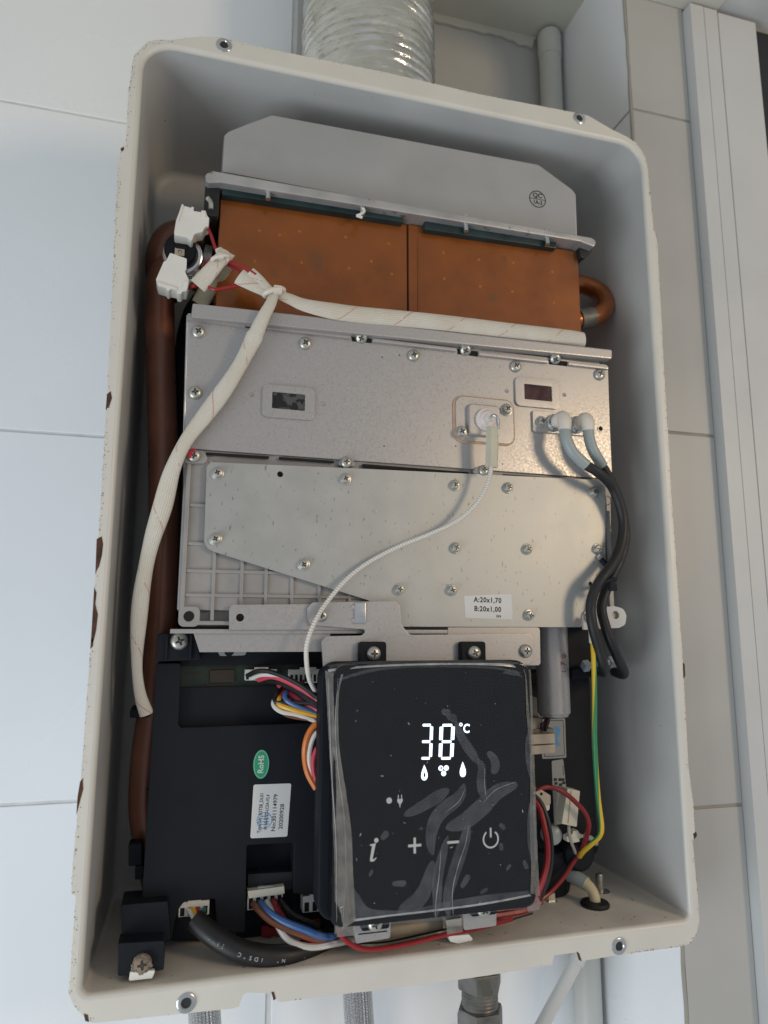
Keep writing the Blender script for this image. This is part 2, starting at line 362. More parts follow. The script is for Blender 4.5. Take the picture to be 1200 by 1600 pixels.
# ================================================================== the setting
wall=struct(mesh_obj('wall',box(-500,343,130.5,150,-420,760,0),'grout'))
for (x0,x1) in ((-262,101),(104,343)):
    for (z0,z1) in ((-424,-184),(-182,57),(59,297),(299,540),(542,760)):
        mesh_obj('tile',box(x0+.4,x1-.4,129.6,135,z0,z1,.7),'tile_b' if (x0>100 and z0>500) else 'tile',wall)  # top right wall tile takes the darker colour to stand for ceiling shade
colm=struct(mesh_obj('column',box(343.7,520,26.7,150,-420,760,0),'grout_b'))
for (z0,z1) in ((-440,-198),(-196,53),(55,302),(304,552),(554,700)):
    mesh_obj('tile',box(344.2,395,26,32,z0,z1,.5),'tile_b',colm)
    mesh_obj('tile',box(343,347,26.9,129.5,z0,z1,.5),'tile',colm)
# stained grout line where the column meets the white frame
gb=NB()
pp=[(393+random.uniform(-.7,.7),25.2+random.uniform(-.4,.4),z) for z in range(-300,660,14)]
pp=[(343.4+random.uniform(-.4,.4),27.2+random.uniform(-.3,.3),z) for z in range(-300,700,12)]
mesh_obj('grout_bead',tube(pp,1.3,n=6,sub=2),'grout_b',colm)
ceil=struct(mesh_obj('ceiling',box(-700,345,-420,150,699,715,0),'plaster'))
struct(mesh_obj('soffit',box(345,423,-420,26,652,715,1),'plaster'))
pe=NB(); xs=[x for x in range(150,322,6)]
poly=[(x,692+random.uniform(-1.2,1.0)-(3 if x>300 else 0)) for x in xs]+[(322,700),(150,700)]
o=mesh_obj('plaster_edge',prism(poly,126.5,129,bm=pe,bv=.6),'plaster',ceil)
# white plastic window frame right of the column
wf=thing('window_frame','white plastic window frame with grooved jamb beyond the tiled column','window frame')
mesh_obj('cover_strip',box(395.5,407.8,17,40,-420,650,.25),'pvc',wf)
mesh_obj('cover_strip',box(408.3,420.6,17.1,40,-420,650,.25),'pvc',wf)
mesh_obj('jamb',box(421.2,457,16.8,60,-420,648,.3),'pvc',wf)
mesh_obj('head',box(423.5,560,-8,60,655,712,.8),'pvc',wf)
mesh_obj('seal',box(457.3,476,19,58,-420,644,1.5),'rubber',wf)
mesh_obj('glass_pane',box(478.2,600,26,30,-420,644,.3),'glasspane',wf)
pp=thing('drain_pipe','thin white vertical pipe in the corner behind the heater','pipe')
mesh_obj('pipe',tube([(330,118,-420),(330,118,100),(330,118,696)],9.6,n=24,sub=3),'pvcw',pp)
mesh_obj('ceiling_collar',lathe([(9,0),(10.3,0),(10.4,20),(9,24)],24,axis=(0,0,1),at=(330,118,672)),'pvcw',pp)
# ================================================================== flue duct
fd=thing('flue_duct','crumpled silver foil flue duct rising from the top of the heater','duct')
prof=[];zz=505
t=NB(); rings=[]; n=72; cx,cy=150,68
k=0
while zz<720:
    rr_=48
    rg=[]
    for j in range(n):
        a=2*math.pi*j/n; hel=5.4*j/n
        jit=random.gauss(0,.20)+.5*math.sin(3*a+zz*.05)+.35*math.sin(9*a+1.7*math.sin(zz*.4))*math.sin(zz*.23+a)
        rd=.62*(.65+.5*math.sin(2*a+zz*.11))*abs(math.sin(math.pi*(zz/6.4-j/n)))**.6*1.6; jit+=rd
        rg.append(t.verts.new((cx+(rr_+jit)*math.cos(a),cy+(rr_+jit)*math.sin(a),zz+1.3*math.sin(2*a+zz*.04)+random.gauss(0,.12))))
    rings.append(rg); k+=1; zz+=.9
for a,b in zip(rings[:-1],rings[1:]):
    for j in range(n): t.faces.new((a[j],a[(j+1)%n],b[(j+1)%n],b[j]))
mesh_obj('foil_tube',t,'foil',fd,smooth=70,wn=False)
mesh_obj('end_collar',lathe([(46,0),(48.6,0),(48.8,9),(46,9.2)],48,axis=(0,0,1),at=(cx,cy,501.5)),'hood',fd)
# ================================================================== heater casing
hc=thing('heater_casing','cream enamelled heater case with rust specked rim, cover removed','heater case')
def loop(e): return fillet([(-e,-e),(330+e,-e),(330+e,500+e),(-e,500+e)],[max(1.5,4+e)]*2+[max(4,18+e)]*2,6)
secs=[(2.5*(1-math.sin(a)),2.5*(1-math.cos(a))) for a in [rad(x) for x in (0,22,45,68,90)]]
secs+=[(-.6,20),(-1.5,60),(-2.5,112)]+[(-2.5-6*(1-math.cos(a)),112+6*math.sin(a)) for a in [rad(x) for x in (30,60,90)]]
t=NB(); rg=[]
for e,y in secs:
    rg.append([t.verts.new((x,y,z)) for x,z in loop(e)])
for a,b in zip(rg[:-1],rg[1:]):
    for j in range(len(a)): t.faces.new((a[j],a[(j+1)%len(a)],b[(j+1)%len(a)],b[j]))
back=t.faces.new(rg[-1])
bmesh.ops.recalc_face_normals(t,faces=t.faces)
if back.normal.y>0: bmesh.ops.reverse_faces(t,faces=t.faces)
# the floor of the pan is dustier than its walls: own material slot
sh=mesh_obj('shell',t,'inner',hc); sh.data.materials.append(M['floorp']); sh.data.materials.append(M['cream'])
for p in sh.data.polygons:
    c=p.center/S
    if c.z<3.5 and p.normal.z>.6 and c.y>1: p.material_index=1
    elif c.y<2.6: p.material_index=2
    elif p.normal.z<-.3 or p.normal.x<-.3 or p.normal.x>.3: p.material_index=0
sd=sh.modifiers.new('thickness','SOLIDIFY'); sd.thickness=.0012; sd.offset=-1
outl=[(-5.9,485.8),(-4.8,490.6),(-1.9,495.1),(1.3,499.7),(5.4,502.4),(15.2,504.9),(22.3,508),(31.2,511.1),(42.2,513.5),(51.5,512.8),(82.2,513),(142.9,514.3),(208.4,513.3),(276.7,515.2),(285.1,515.5),(290,514.7),(306.7,508.4),(319.2,505.1),(325.2,502.3),(329,498.2),(332.3,492.9),(333.8,485.8),(335.6,437.2),(337.9,433.3),(337.4,390.5),(336.6,344),(336.4,294.2),(335.9,249.6),(336.3,216.5),(336.3,185.4),(336.4,149.9),(335.4,85.8),(337.2,62.2),(336.9,47.7),(335,41.4),(336.2,6.3),(335.9,-1.6),(333.2,-8.3),(328.4,-12.9),(319.7,-13.7),(288.8,-13.7),(257.5,-14.2),(255.7,-9.5),(241.1,-9.5),(239.8,-13.9),(207.1,-14.9),(189.9,-15.1),(137.6,-14.9),(121.7,-14.4),(92.2,-14.3),(90,-13.7),(88.3,-10.1),(75.2,-7.9),(73.1,-9.1),(71.5,-13.7),(68.4,-14.2),(35.1,-13.2),(5.6,-12.4),(2.4,-10.1),(-1.1,-6.5),(-4.1,-2.4),(-5.7,1.6),(-5.7,21),(-5.6,43),(-7.6,44.3),(-7.9,57.2),(-6.9,95.3),(-6.6,160.8),(-6.7,193.7),(-6.6,225),(-7.1,287.1),(-8.3,346.8),(-9.5,393.5),(-9.7,418.6),(-8.7,429.8),(-6.5,432.6),(-7,463)]
fl=mesh_obj('rim',prism(outl,-.01,1.3,[loop(2.5)],bv=.25),'cream',hc)
for (x,z) in [(44.2,508.4),(281.4,511.3),(281.6,-9),(46.8,-8.9)]:
    mesh_obj('rivet_nut',lathe([(0,-5),(2.3,-5),(2.3,.5),(2.7,.95),(4.0,.85),(4.5,.45),(4.6,0)],28,at=(x,0,z)),'steel',hc)
    mesh_obj('threaded_hole',lathe([(0,.12),(2.25,.12),(2.25,-.1),(0,-.1)],20,at=(x,0,z)),'recess',hc)
# worn spots where the enamel has flaked off the edge
for poly in ([(-7.2,211.1),(-4.9,212.5),(-4,208.6),(-4.2,202.8),(-5.1,197.6),(-6.7,193.7)],[(-6.8,186.6),(-5.5,184.1),(-5.7,178.4),(-4.2,173.3),(-4.5,165.5),(-5.6,158.9),(-6.6,160.5),(-6.6,165.5)],
             [(-7.1,287.4),(-5.4,289.3),(-4.5,285.6),(-5.5,281.3),(-7.2,279)],[(-7.1,93.9),(-6,95.6),(-5.4,90.6),(-6.7,84),(-7.7,78.8),(-7.7,87.2)],
             [(-6.6,160.8),(-5.5,162),(-5.5,157.7),(-6.6,156.4)],[(-9,429.6),(-7.5,431.1),(-7,429.6),(-8.3,427.8)],[(1.5,-7.8),(3.2,-8.5),(3.9,-11.6),(2.2,-10.8)],
             [(87,-9),(88.3,-9.2),(89.3,-12.5),(88.1,-12.9)],[(254.9,-9),(256.4,-10.1),(257.8,-14.2),(256.2,-13.4)],[(335.4,46.8),(337.7,47.7),(338,45.5),(336,43.8)],
             [(336,146.8),(337.3,145.6),(337.2,138.7),(335.7,137.1)]):
    mesh_obj('rust_patch',prism(poly,-.16,.4),'rust',hc)
sp=NB()
def speck(x,z,r):
    n=random.choice((5,6,7)); a0=random.random()*6
    pl=[(x+r*random.uniform(.5,1.2)*math.cos(a0+2*math.pi*k/n),z+r*random.uniform(.5,1.2)*math.sin(a0+2*math.pi*k/n)) for k in range(n)]
    f=sp.faces.new([sp.verts.new((px,-.13,pz)) for px,pz in pl]); 
for i in range(len(outl)):
    a,b=Vector(outl[i-1]),Vector(outl[i]); L=(b-a).length
    side=1.0 if (a.x<12) else (.75 if a.x>318 else (.30 if a.y>470 else .06))
    nrm=Vector((-(b-a).y,(b-a).x)); nrm=nrm.normalized() if nrm.length else nrm
    cen=Vector((165,250)); 
    if nrm.dot(cen-a)<0: nrm=-nrm
    for k in range(int(L*side*1.7*random.random()**.6)+ (1 if random.random()<side*.3 else 0)):
        p=a.lerp(b,random.random())+nrm*abs(random.gauss(.15,1.0 if a.x<12 else .5)); speck(p.x,p.y,random.choice((.08,.10,.13,.18,.28)))
r=bmesh.ops.extrude_face_region(sp,geom=sp.faces[:]); bmesh.ops.translate(sp,vec=(0,.4,0),verts=[v for v in r['geom'] if isinstance(v,bmesh.types.BMVert)])
bmesh.ops.recalc_face_normals(sp,faces=sp.faces)
so=mesh_obj('rust_speck',sp,'rust',hc,smooth=0); so['kind']='stuff'
# dirt and chips lying on the pan floor
sp=NB()
for k in range(150):
    x=random.uniform(8,322); y=random.uniform(4,60)*random.random()**.5; z=.62-.0*y; r_=random.choice((.15,.2,.3,.45))
    lathe([(0,0),(r_,0),(r_*.7,r_*.5),(0,r_*.6)],5,axis=(0,0,1),at=(x,y,z-.2),bm=sp)
so=mesh_obj('grit',sp,'dust',hc,smooth=0); so['kind']='stuff'
(fx,fy),=[(302.4,50.8)]
mesh_obj('floor_bolt',lathe([(0,0),(6,0),(6.2,1.2),(2.6,1.4),(2.6,11),(2.2,11.6),(0,11.6)],18,axis=(0,0,1),at=(fx,fy,.4)),'zinc',hc)
(fx,fy),=[(264.3,47.6)]
mesh_obj('floor_bolt',lathe([(0,0),(8,0),(8,.6),(4.5,.8),(4.3,5),(3.6,5.6),(0,5.6)],6,axis=(0,0,1),at=(fx,fy,.4)),'zinc',hc)
# ================================================================== exhaust hood
eh=thing('exhaust_hood','grey sheet steel exhaust hood stamped QC on top of the copper exchanger','exhaust hood')
hp=[(46.6,434.4),(46.8,459),(49.3,462.1),(60.4,469.6),(74.9,478.8),(256.2,480.4),(281.5,466.3),(284.3,463),(283.7,429.9)]
mesh_obj('hood_body',prism(fillet(hp,[0,3,3,8,5,8,3,4,0]),12,98,bv=1.6),'hood',eh)
mesh_obj('hood_flange',prism(fillet([(36.8,424.8),(40.6,428),(288.8,426.1),(292.1,424.3),(290.9,419.4),(279.9,421.8),(46,421.2),(37.8,419.3)],[3,3,2,2,2,1,1,2]),3,104,bv=1.2),'hoodf',eh)
for pl in ([(46.8,423.2),(158.4,423.7),(158,418.4),(47,417.5)],[(172.4,423.1),(265.6,424.1),(264.9,417.5),(172.4,416)]):
    mesh_obj('gasket_strip',prism(pl,8.5,60,bv=.6),'gasket',eh)
mesh_obj('end_gasket',prism(fillet([(37.1,423.1),(45.8,423.1),(45.9,401.9),(38.7,403)],3),8,80,bv=.8),'rubber',eh)
mesh_obj('end_gasket',prism(fillet([(282.3,425.7),(294.5,424.8),(291.3,418.7),(283.1,411.8)],2),9,70,bv=.8),'rubber',eh)
for x,z in [(73.4,423.1),(130.7,422.4),(198.9,423.3),(256.5,423.3)]:
    mesh_obj('stud',tube([(x,5.6,z+5),(x+.2,5.6,z-1),(x+.1,5.2,z-6.2)],1.5,n=10),'steel',eh)
x,z=([(40.9,410.1)])[0]
mesh_obj('stud',tube([(x-2,7,z+2.6),(x,7,z),(x+.4,7.4,z-4)],1.5,n=10),'zinc',eh)
sl=[(130.8,3.5,420.2),(131.6,3.5,418.2),(129.1,3,415.4),(127.1,3,414.2),(130.3,3,413.5)]
mesh_obj('sealant_drip',tube(sl,.9,n=6),'white',eh)
(qx,qz),=[(254.2,453.6)]
mesh_obj('stamp_ring',prism(circ(qx,qz,6.2,40),11.86,12.2,[circ(qx,qz,5.6,40)]),'ink',eh)
mesh_obj('stamp_bar',box(qx-5.7,qx+5.7,11.88,12.2,qz-.15,qz+.2,0),'ink',eh)
text('stamp_text','QC',3.4,'ink',eh,(qx,11.9,qz+2.6),0,bold=.1)
text('stamp_text','1A-3',3.1,'ink',eh,(qx,11.9,qz-2.5),0,bold=.08,stretch=.82)
# ================================================================== copper heat exchanger
hx=thing('heat_exchanger','orange brown copper heat exchanger box under the grey hood','heat exchanger')
(xl,_),(xm,_),(xr,_)=[(46.3,389.4),(162.7,394.8),(284.2,394.5)]
mesh_obj('copper_panel',box(xl,xm-.35,14,106,340,421,.9),'copper',hx)
mesh_obj('copper_panel',box(xm+.35,xr,13.4,106,340,421,.9),'copper',hx)
mesh_obj('seam',box(xm-.3,xm+.3,14.6,60,340,420,0),'dark',hx)
mesh_obj('fold_ridge',tube([(xm+6.4,13.3,345),(xm+6.6,13.3,390),(xm+6.4,13.5,415)],.45,n=6),'copper',hx)
dm=NB()
for x,z in [(69.7,401.4),(93.9,405),(122.5,405.8),(150.1,405.9),(67.7,381.3),(95.5,384.7),(124.7,385.3),(152.2,385.5),(81.9,400.5),(138.9,392.1)]:
    lathe([(1.2,-.1),(1.0,.2),(.4,.34),(0,.34)],12,at=(x,14,z),bm=dm)
for x,z in [(186.6,405.2),(210.9,404),(235.5,405.5),(264,403.3),(186.8,387.2),(211.4,385.4),(234,385),(264.1,381.4)]:
    lathe([(1.2,-.1),(1.0,.2),(.4,.34),(0,.34)],12,at=(x,13.4,z),bm=dm)
o=mesh_obj('weld_dimples',dm,'solder',hx); o['kind']='stuff'
mesh_obj('return_bend',tube([(289.1,36,380.9),(301.9,36,384.4),(313.1,37,389.2),(322.6,42,399.6),(324.2,50,413.7),(315.9,56,421.6),(304.9,60,424.1)],6.6,n=20,sub=8),'pipe_b',hx)
a=[(295.7,36,382.7),(307.1,36,386.1)]; 
mesh_obj('solder_collar',tube([a[0],a[1]],7.6,n=20,sub=4),'brass',hx)
mesh_obj('inlet_elbow',tube([(51.1,56,410.1),(34.8,58,415.8),(19.7,58,415.1),(13.2,58,405.2),(12.4,58,388.9),(18,60,371.2)],9,n=20,sub=8),'pipe',hx)
mesh_obj('pipe_collar',tube([(38.5,40,392),(43.2,40,391.4)],9,n=20),'alum',hx)
# ================================================================== pipes at the left
wp=thing('water_pipe','long brown copper pipe running down the left inside of the case','water pipe')
mesh_obj('pipe',tube([(45.9,44,375.1),(32.1,44,383.3),(19.8,45,386.3),(14.2,46,376.7),(14.7,46,351.7),(17.6,46,311.3),(21.1,46,264.3),(24,47,215.1),(25,48,167.3),(23.5,50,128.1),(21,52,96.6),(21.1,54,69),(25.7,56,44.7),(31.5,58,23.1)],8.6,n=24,sub=8),'pipe',wp)
mesh_obj('pipe_clip',box(11,30,42,64,118,123,1),'blackp',wp)
ip=thing('insulated_pipe','dark grey wrapped pipe squeezed between copper pipe and burner plate','pipe')
mesh_obj('pipe',tube([(40,84,385.4),(34,84,370.9),(31.1,84,343.5),(33.1,84,282.5),(35.5,84,215.7),(36.6,84,159.6)],8,n=18,sub=6),'rubber',ip)
mesh_obj('clip_band',lathe([(8.2,0),(8.8,0),(8.8,5),(8.2,5)],18,axis=(0,0,1),at=(28.5,84,300)),'dark',ip)
# ================================================================== thermostat
th=thing('thermostat','round black thermostat in a metal cup between two white plugs','thermostat')
(tx,ty,tz),=[(25.6,24,385.1)]
ax=(-.10,-1,-.16)
mesh_obj('metal_cup',lathe([(0,-3),(11.2,-3),(11.4,1.5),(10.4,2.1),(9.1,2.2),(8.6,1.6),(0,1.4)],36,axis=ax,at=(tx+1,ty,tz-1.2)),'steel',th)
mesh_obj('body',lathe([(9.2,0),(9.2,6.2),(8.6,6.8),(0,6.8)],36,axis=ax,at=(tx+.2,ty,tz)),'blackp',th)
mesh_obj('ridge',box(tx-3.2,tx+3.0,ty-8.4,ty-5,tz-1.4,tz+1.2,.4),'blackp',th)
for (u,dz) in ((1.2,6.3),(-.7,-3.2)):
    t_=mesh_obj('terminal',prism(rrect(tx+u-2.7,tx+u+2.7,tz+dz-2.4,tz+dz+2.4,.5),ty-7.9,ty-7.2,[circ(tx+u,tz+dz,1.15,14)]),'beige',th)
    mesh_obj('rivet',lathe([(0,-.3),(1.0,-.3),(.8,.15),(0,.2)],12,at=(tx+u,ty-7.4,tz+dz)),'zinc',th)
br=[(16.3,388.6),(37.1,390.2),(36.2,370.3),(32.6,367),(27.4,369.1),(18.3,376.7)]
mesh_obj('bracket',prism(fillet(br,2),27,28.4,bv=.3),'alum',th)
(sx,sz),=[(31.4,368.6)]; screw(th,sx,22,sz,3.1)
def plug(label,q,nibs,y0,y1):
    t=thing('spade_plug',label,'plug','white plugs on the thermostat')
    mesh_obj('housing',prism(fillet(q,.8,3),y0,y1,bv=.7),'white',t)
    for a in nibs: mesh_obj('rib',prism(a,y0-.7,y0+2,bv=.25),'white',t)
    return t
q=[(24.9,406.9),(31.4,406),(31.5,404.4),(35.8,404.4),(38.6,405.7),(39.5,402.6),(40.6,401.5),(40.5,396.2),(38.7,395.5),(37.1,392),(33.9,390.7),(32.5,389.3),(31.6,385.1),(29,387.1),(21.9,387.6),(21.5,389.5),(22.2,397.2)]
plug('upper white spade plug standing above the black thermostat',q,[[(24.9,406.9),(26,406.7),(23.6,395.8),(22.6,396.5)],[(30.3,406.3),(31.7,406.1),(31.5,404.4),(30,404.6)],[(35.8,404.8),(38.3,405.2),(38.5,400.8),(36.3,400.8)]],8.5,18)
q=[(20.1,375.3),(29.3,373.1),(29.3,366.8),(28.6,365.2),(31.4,359.7),(30.2,353.7),(27.8,353),(27.2,351.4),(25.1,351.5),(24.7,353.3),(21.2,353.6),(20.9,352.4),(19.5,352.6),(19.1,353.7),(14.6,354.6),(13.4,358.3),(16.9,369.3),(18.3,370.3)]
plug('lower white spade plug hanging below the black thermostat',q,[[(13.8,356.8),(24.6,354.5),(25,353),(14.2,355.4)],[(27.9,358.8),(31,359.3),(30.2,354.1),(27.8,353.8)]],6.5,17)
# ---- red leads and braided sleeves around them
wire('red lead from the upper plug down to the folded sleeve',[(40.1,12,397),(42.1,9,390.7),(44.1,6,383),(46,4,377.4)],.95,'w_red','red thermostat leads')
wire('red lead crossing from the folded sleeve to the knot over the copper',[(50.3,2,372.7),(56,0,370.2),(62,-2,367.3),(67.4,-3,363.7)],1.0,'w_red','red thermostat leads')
wire('second red lead close beside the first one, reaching under the sleeve end',[(49.7,4,372.5),(54.1,3,369.9),(59,1,366.4),(63.3,-1,362.1)],.95,'w_dred','red thermostat leads')
wire('red lead sagging below the folded sleeve over the copper edge',[(38.8,8,365.1),(40.4,5,358.4),(44.7,3,354.9),(51,2,356.1),(59.3,0,358.2)],.95,'w_red','red thermostat leads')
wire('short red lead looping behind the folded sleeve',[(42.7,12,378.1),(39.3,14,375.4),(38,13,369.9),(39.3,10,364.6)],.95,'w_dred','red thermostat leads')
wire('stub of red lead leaving the lower plug',[(30.8,11,357.7),(32.5,9,357.7),(34.9,7,357.8)],1.1,'w_red','red thermostat leads')
G='white braided sleeves'
def sleeve(label,pts,r,flat=.4,m='braid',rfn=None,sub=8):
    o=mesh_obj('braided_sleeve',tube(pts,r,n=18,sub=sub,flat=flat,rfn=rfn),m); return tag(o,label,'sleeve','braided sleeves on the thermostat wiring')
sleeve('grey shaded braided sleeve passing behind the folded white one',[(50.8,13,375.8),(46.8,15,369),(41.8,18,361.8),(37.5,22,353.6)],5.0,.4,'braidg')
sleeve('stubby white braided sleeve folded over beside the thermostat',[(50.1,1,378),(47.8,0,372.4),(44.1,1,367),(40.2,3,362),(36,5,356.6)],4.6,.42,rfn=lambda t:(.75+.35*t) if t>.15 else .55+t*1.3)
sleeve('small triangular sleeve flap above the folded sleeve',[(46.2,2,379.5),(48.4,1,375.8),(52.8,1,372.2)],3.6,.3,rfn=lambda t:.55+.75*t)
sleeve('cut braided sleeve end pointing left of the knot',[(58.3,-1,362.6),(64.8,-2,358.8),(71.2,-3,355.3),(76.2,-4,352.4)],5.0,.38,rfn=lambda t:1.05-.5*t)
sleeve('narrow braided sleeve end above the knot',[(64.2,-2,365.7),(69.2,-3,361.6),(73.6,-4,357.1),(77.2,-4,354.1)],3.2,.4,rfn=lambda t:1.-.4*t)
sleeve('long white braided sleeve hanging from the knot down the left side',[(78.1,-6,355.2),(76,-7,346.7),(72,-7,337.5),(66.9,-6,324.2),(60.3,-5,309),(51.7,-5,292.8),(42.3,-4,278),(33.7,-3,264.2),(27.6,0,248.8),(23.5,6,230.1),(18.6,10,210.6),(15.4,14,188.8),(14.3,17,167.2),(14.6,20,147.2),(16.9,23,132.2),(20.5,27,121.6)],4.5,.5,
       rfn=lambda t:(.55+3.2*t if t<.12 else 1.0+.12*math.sin(t*26)+.10*math.sin(t*11+1)-.22*max(0,t-.35)/.65))
sleeve('white braided sleeve lying along the ledge below the copper box',[(79.1,-4,353.6),(86.4,-4,351.5),(96.9,-3,349.1),(119.6,-2,348.1),(151,-1,349.4),(183.5,-1,350.2),(226.5,0,350.9),(262.9,1,351.8),(278.9,3,352.4)],4.6,.45,rfn=lambda t:.6+.5*min(1,t*6))
kn=thing('cable_knot','cream tie knotting the braided sleeves in front of the copper','cable tie','cream ties on the braided sleeves')
pc,=[(77.4,-6,353.2)]
mesh_obj('band',tube([(pc[0]+6*math.cos(a)*.9,pc[1]+3.8*math.sin(a),pc[2]+2.0*math.cos(a)) for a in [2*math.pi*k/16 for k in range(17)]],1.5,n=8,sub=2),'silic_w',kn)
mesh_obj('tie_head',box(pc[0]-.6,pc[0]+4.2,pc[1]-4.6,pc[1]-1.0,pc[2]-2,pc[2]+2.6,.7),'silic_w',kn)
pc,=[(47.7,-2,371.3)]
kn=thing('cable_knot','cream tie round the folded sleeve near the thermostat','cable tie','cream ties on the braided sleeves')
mesh_obj('band',tube([(pc[0]+4.6*math.cos(a),pc[1]+3.0*math.sin(a),pc[2]+1.5*math.cos(a)) for a in [2*math.pi*k/16 for k in range(17)]],1.2,n=8,sub=2),'silic_w',kn)
mesh_obj('tie_head',box(pc[0]-2,pc[0]+1.6,pc[1]-3.8,pc[1]-1,pc[2]-1.6,pc[2]+1.6,.5),'silic_w',kn)
# ================================================================== burner box
bb_=thing('burner_box','satin steel burner box front with two small sight windows','burner box')
fp=[(31.2,339.5),(296.7,337.6),(295.9,298.5),(295.6,261),(37.1,262.3),(33.2,260.6),(32.1,298.3)]
mesh_obj('front_plate',prism(fillet(fp,[1,2,0,1,1,1,0]),4,5.2,bv=.3),'alum',bb_)
mesh_obj('side_body',box(33.5,292,5.6,100,176,342,1),'cast',bb_)
mesh_obj('edge_fold',tube([(31.3,4.6,338.2),(32.1,4.6,298.5),(32.9,4.6,261.1)],.7,n=8,sub=2),'steel',bb_)
lp=[(33.7,343.3),(75.3,343.8),(296.9,346.1),(296.5,339.5),(33.1,334.6)]
mesh_obj('top_ledge',prism(fillet(lp,[1,0,1.5,1.5,1]),-1.5,16,bv=1.1),'alum',bb_)
for q in ([(31.6,337.1),(62.6,336.9),(62.7,334.2),(31.7,334.9)],[(74.8,336.8),(123.7,336.5),(123.7,334.5),(74.9,334.5)],[(136.9,336.5),(189.9,336.1),(189.8,334.1),(136.9,334.1)],[(204.6,335.7),(251.9,335.5),(251.8,333.3),(204.6,333.2)],[(266.4,335.8),(295.3,335.8),(295.2,333.6),(266.3,333.6)]):
    mesh_obj('fold_strip',prism(q,1.6,4.3,bv=.4),'alum',bb_)
for q in ([(63.5,337.4),(74.3,337.2),(74.4,334.1),(63.6,334.7)],[(124.9,337.4),(136.6,337.2),(136.6,334),(124.9,333.8)],[(191.4,336.6),(204.5,336.4),(204.5,333.1),(191.4,333.3)],[(253.8,336.4),(266.6,336.5),(266.4,333.4),(253.7,333.4)]):
    mesh_obj('slot',prism(q,3.6,4.3),'dark',bb_)
for x,z in [(37.5,328.9),(97.3,329.1),(162.9,329),(230,329.2),(289.6,329.9),(37.4,293.7)]: screw(bb_,x,4.0,z,3.75)
for x,z in [(130.3,336.4),(196.2,336.1),(257.5,337.1)]: screw(bb_,x,3.0,z,3.6,axis=(rad(38),rad(20),0),recess=True)
def window(qf,qi,pane,parent):
    x0,x1,z0,z1=bb(qf); a0,a1,c0,c1=bb(qi)
    f=mesh_obj('sight_frame',prism(rrect(x0,x1,z0,z1,3.2),2.6,4.4,[rrect(a0,a1,c0,c1,.6)],bv=1.0),'alum',parent)
    mesh_obj('pane',box(a0-1,a1+1,3.5,4.05,c0-1,c1+1,0),pane,f)
window([(73.5,302.2),(103.3,302.1),(103,283.5),(73.8,282.9)],[(79,298.1),(97.8,298),(97.6,288.5),(79.2,288.4)],'glasspane',bb_)
window([(229.5,321.9),(259.9,323.2),(259.1,303.7),(228.5,303.5)],[(235.3,318.1),(254.4,318.3),(254,308.5),(235,308)],'glassred',bb_)
for x,z in [(67.8,295.5),(108.4,293.6),(223.8,312.7),(263.8,314)]:
    mesh_obj('pressed_mark',lathe([(0,.05),(.6,.12),(1.2,.3),(1.4,0)],8,at=(x,4,z)),'cast',bb_)
for x,z in [(154.1,328.4),(144.7,271.7),(189.3,275),(143.4,326),(219.6,266)]:
    mesh_obj('pin_hole',lathe([(0,.06),(.45,.06),(.45,-.2)],8,at=(x,4,z)),'dark',bb_)
for q in ([(84,260.9),(115.2,260.8),(115.2,259.4),(84,259.5)],[(131.7,260.1),(197.2,259.3),(197.1,257.4),(131.7,258.2)],[(219.7,259.5),(285.3,259.5),(285.2,257.4),(219.7,257.6)],[(44.6,260.7),(78.3,260.9),(78.4,259.4),(44.6,259.3)]):
    mesh_obj('painted_gap_shadow',prism(q,3.4,4.4),'dark',bb_)  # solid black strips painting the shade between burner plate and manifold
hole(bb_,*[(x,3.9,z) for x,z in [(288.6,293.7)]][0],1.6,ring='alum')
# ================================================================== flame sensor
fs=thing('flame_sensor','square flame sensor plate with white ceramic button and bent pin','flame sensor')
x0,x1,z0,z1=bb([(187.6,306.3),(228.3,307.2),(227.8,278.1),(188,276.7)])
mesh_obj('gasket',prism(rrect(x0,x1,z0,z1,6),3.1,3.9,bv=.2),'gask2',fs)
mesh_obj('base_plate',prism(rrect(x0+1.2,x1-1.0,z0+1.0,z1-.8,5.2),2.3,3.1,bv=.25),'alum',fs)
r0,r1,c0,c1=bb([(196,301.4),(217.4,301.3),(216.5,281.8),(196,281)])
mesh_obj('raised_mount',prism(rrect(r0,r1,c0,c1,3),-.4,2.5,bv=1.2),'alum',fs)
(ux,uz),=[(207.8,291.5)]
mesh_obj('ceramic_button',lathe([(7.2,0),(7.3,1.2),(6.9,2.0),(5.6,2.4),(5.0,3.6),(4.2,4.2),(2.8,4.4),(2.5,6.2),(1.6,6.6),(0,6.6)],36,at=(ux,-.4,uz)),'ceramic',fs)
mesh_obj('pin',tube([(ux,-6,uz),(ux+.1,-9.5,uz+.1),(ux+1.6,-10.6,uz-.6),(ux+2.4,-10.8,uz-3),(ux+2.6,-10.8,uz-8)],.95,n=10),'steel',fs)
for x,z in [(222.3,299.8),(192.1,283.2)]: screw(fs,x,2.3,z,3.5,'washer')
sl=thing('sensor_lead','thin white twisted lead with a clear sleeve under the ceramic button','lead')
mesh_obj('clear_sleeve',tube([(206.5,-11,283.7),(206.3,-11,275.1),(206,-10,259.9)],4.0,n=6,sub=3,flat=.8),'clear',sl)
mesh_obj('lead',tube([(206.2,-11,271.2),(205.1,-11,257.8),(201.2,-11,246.2),(194.2,-10,235.9),(183.9,-8,227.2),(168.3,-6,219.5),(151.9,-4,212.6),(135.3,-4,203.8),(122.5,-5,194.3),(111.5,-6,182),(104.1,-8,170.8),(99.9,-8,159.1),(100.3,-5,149.2),(102.7,0,140.6),(107,6,133.5)],1.25,n=12,sub=8),'thread',sl)
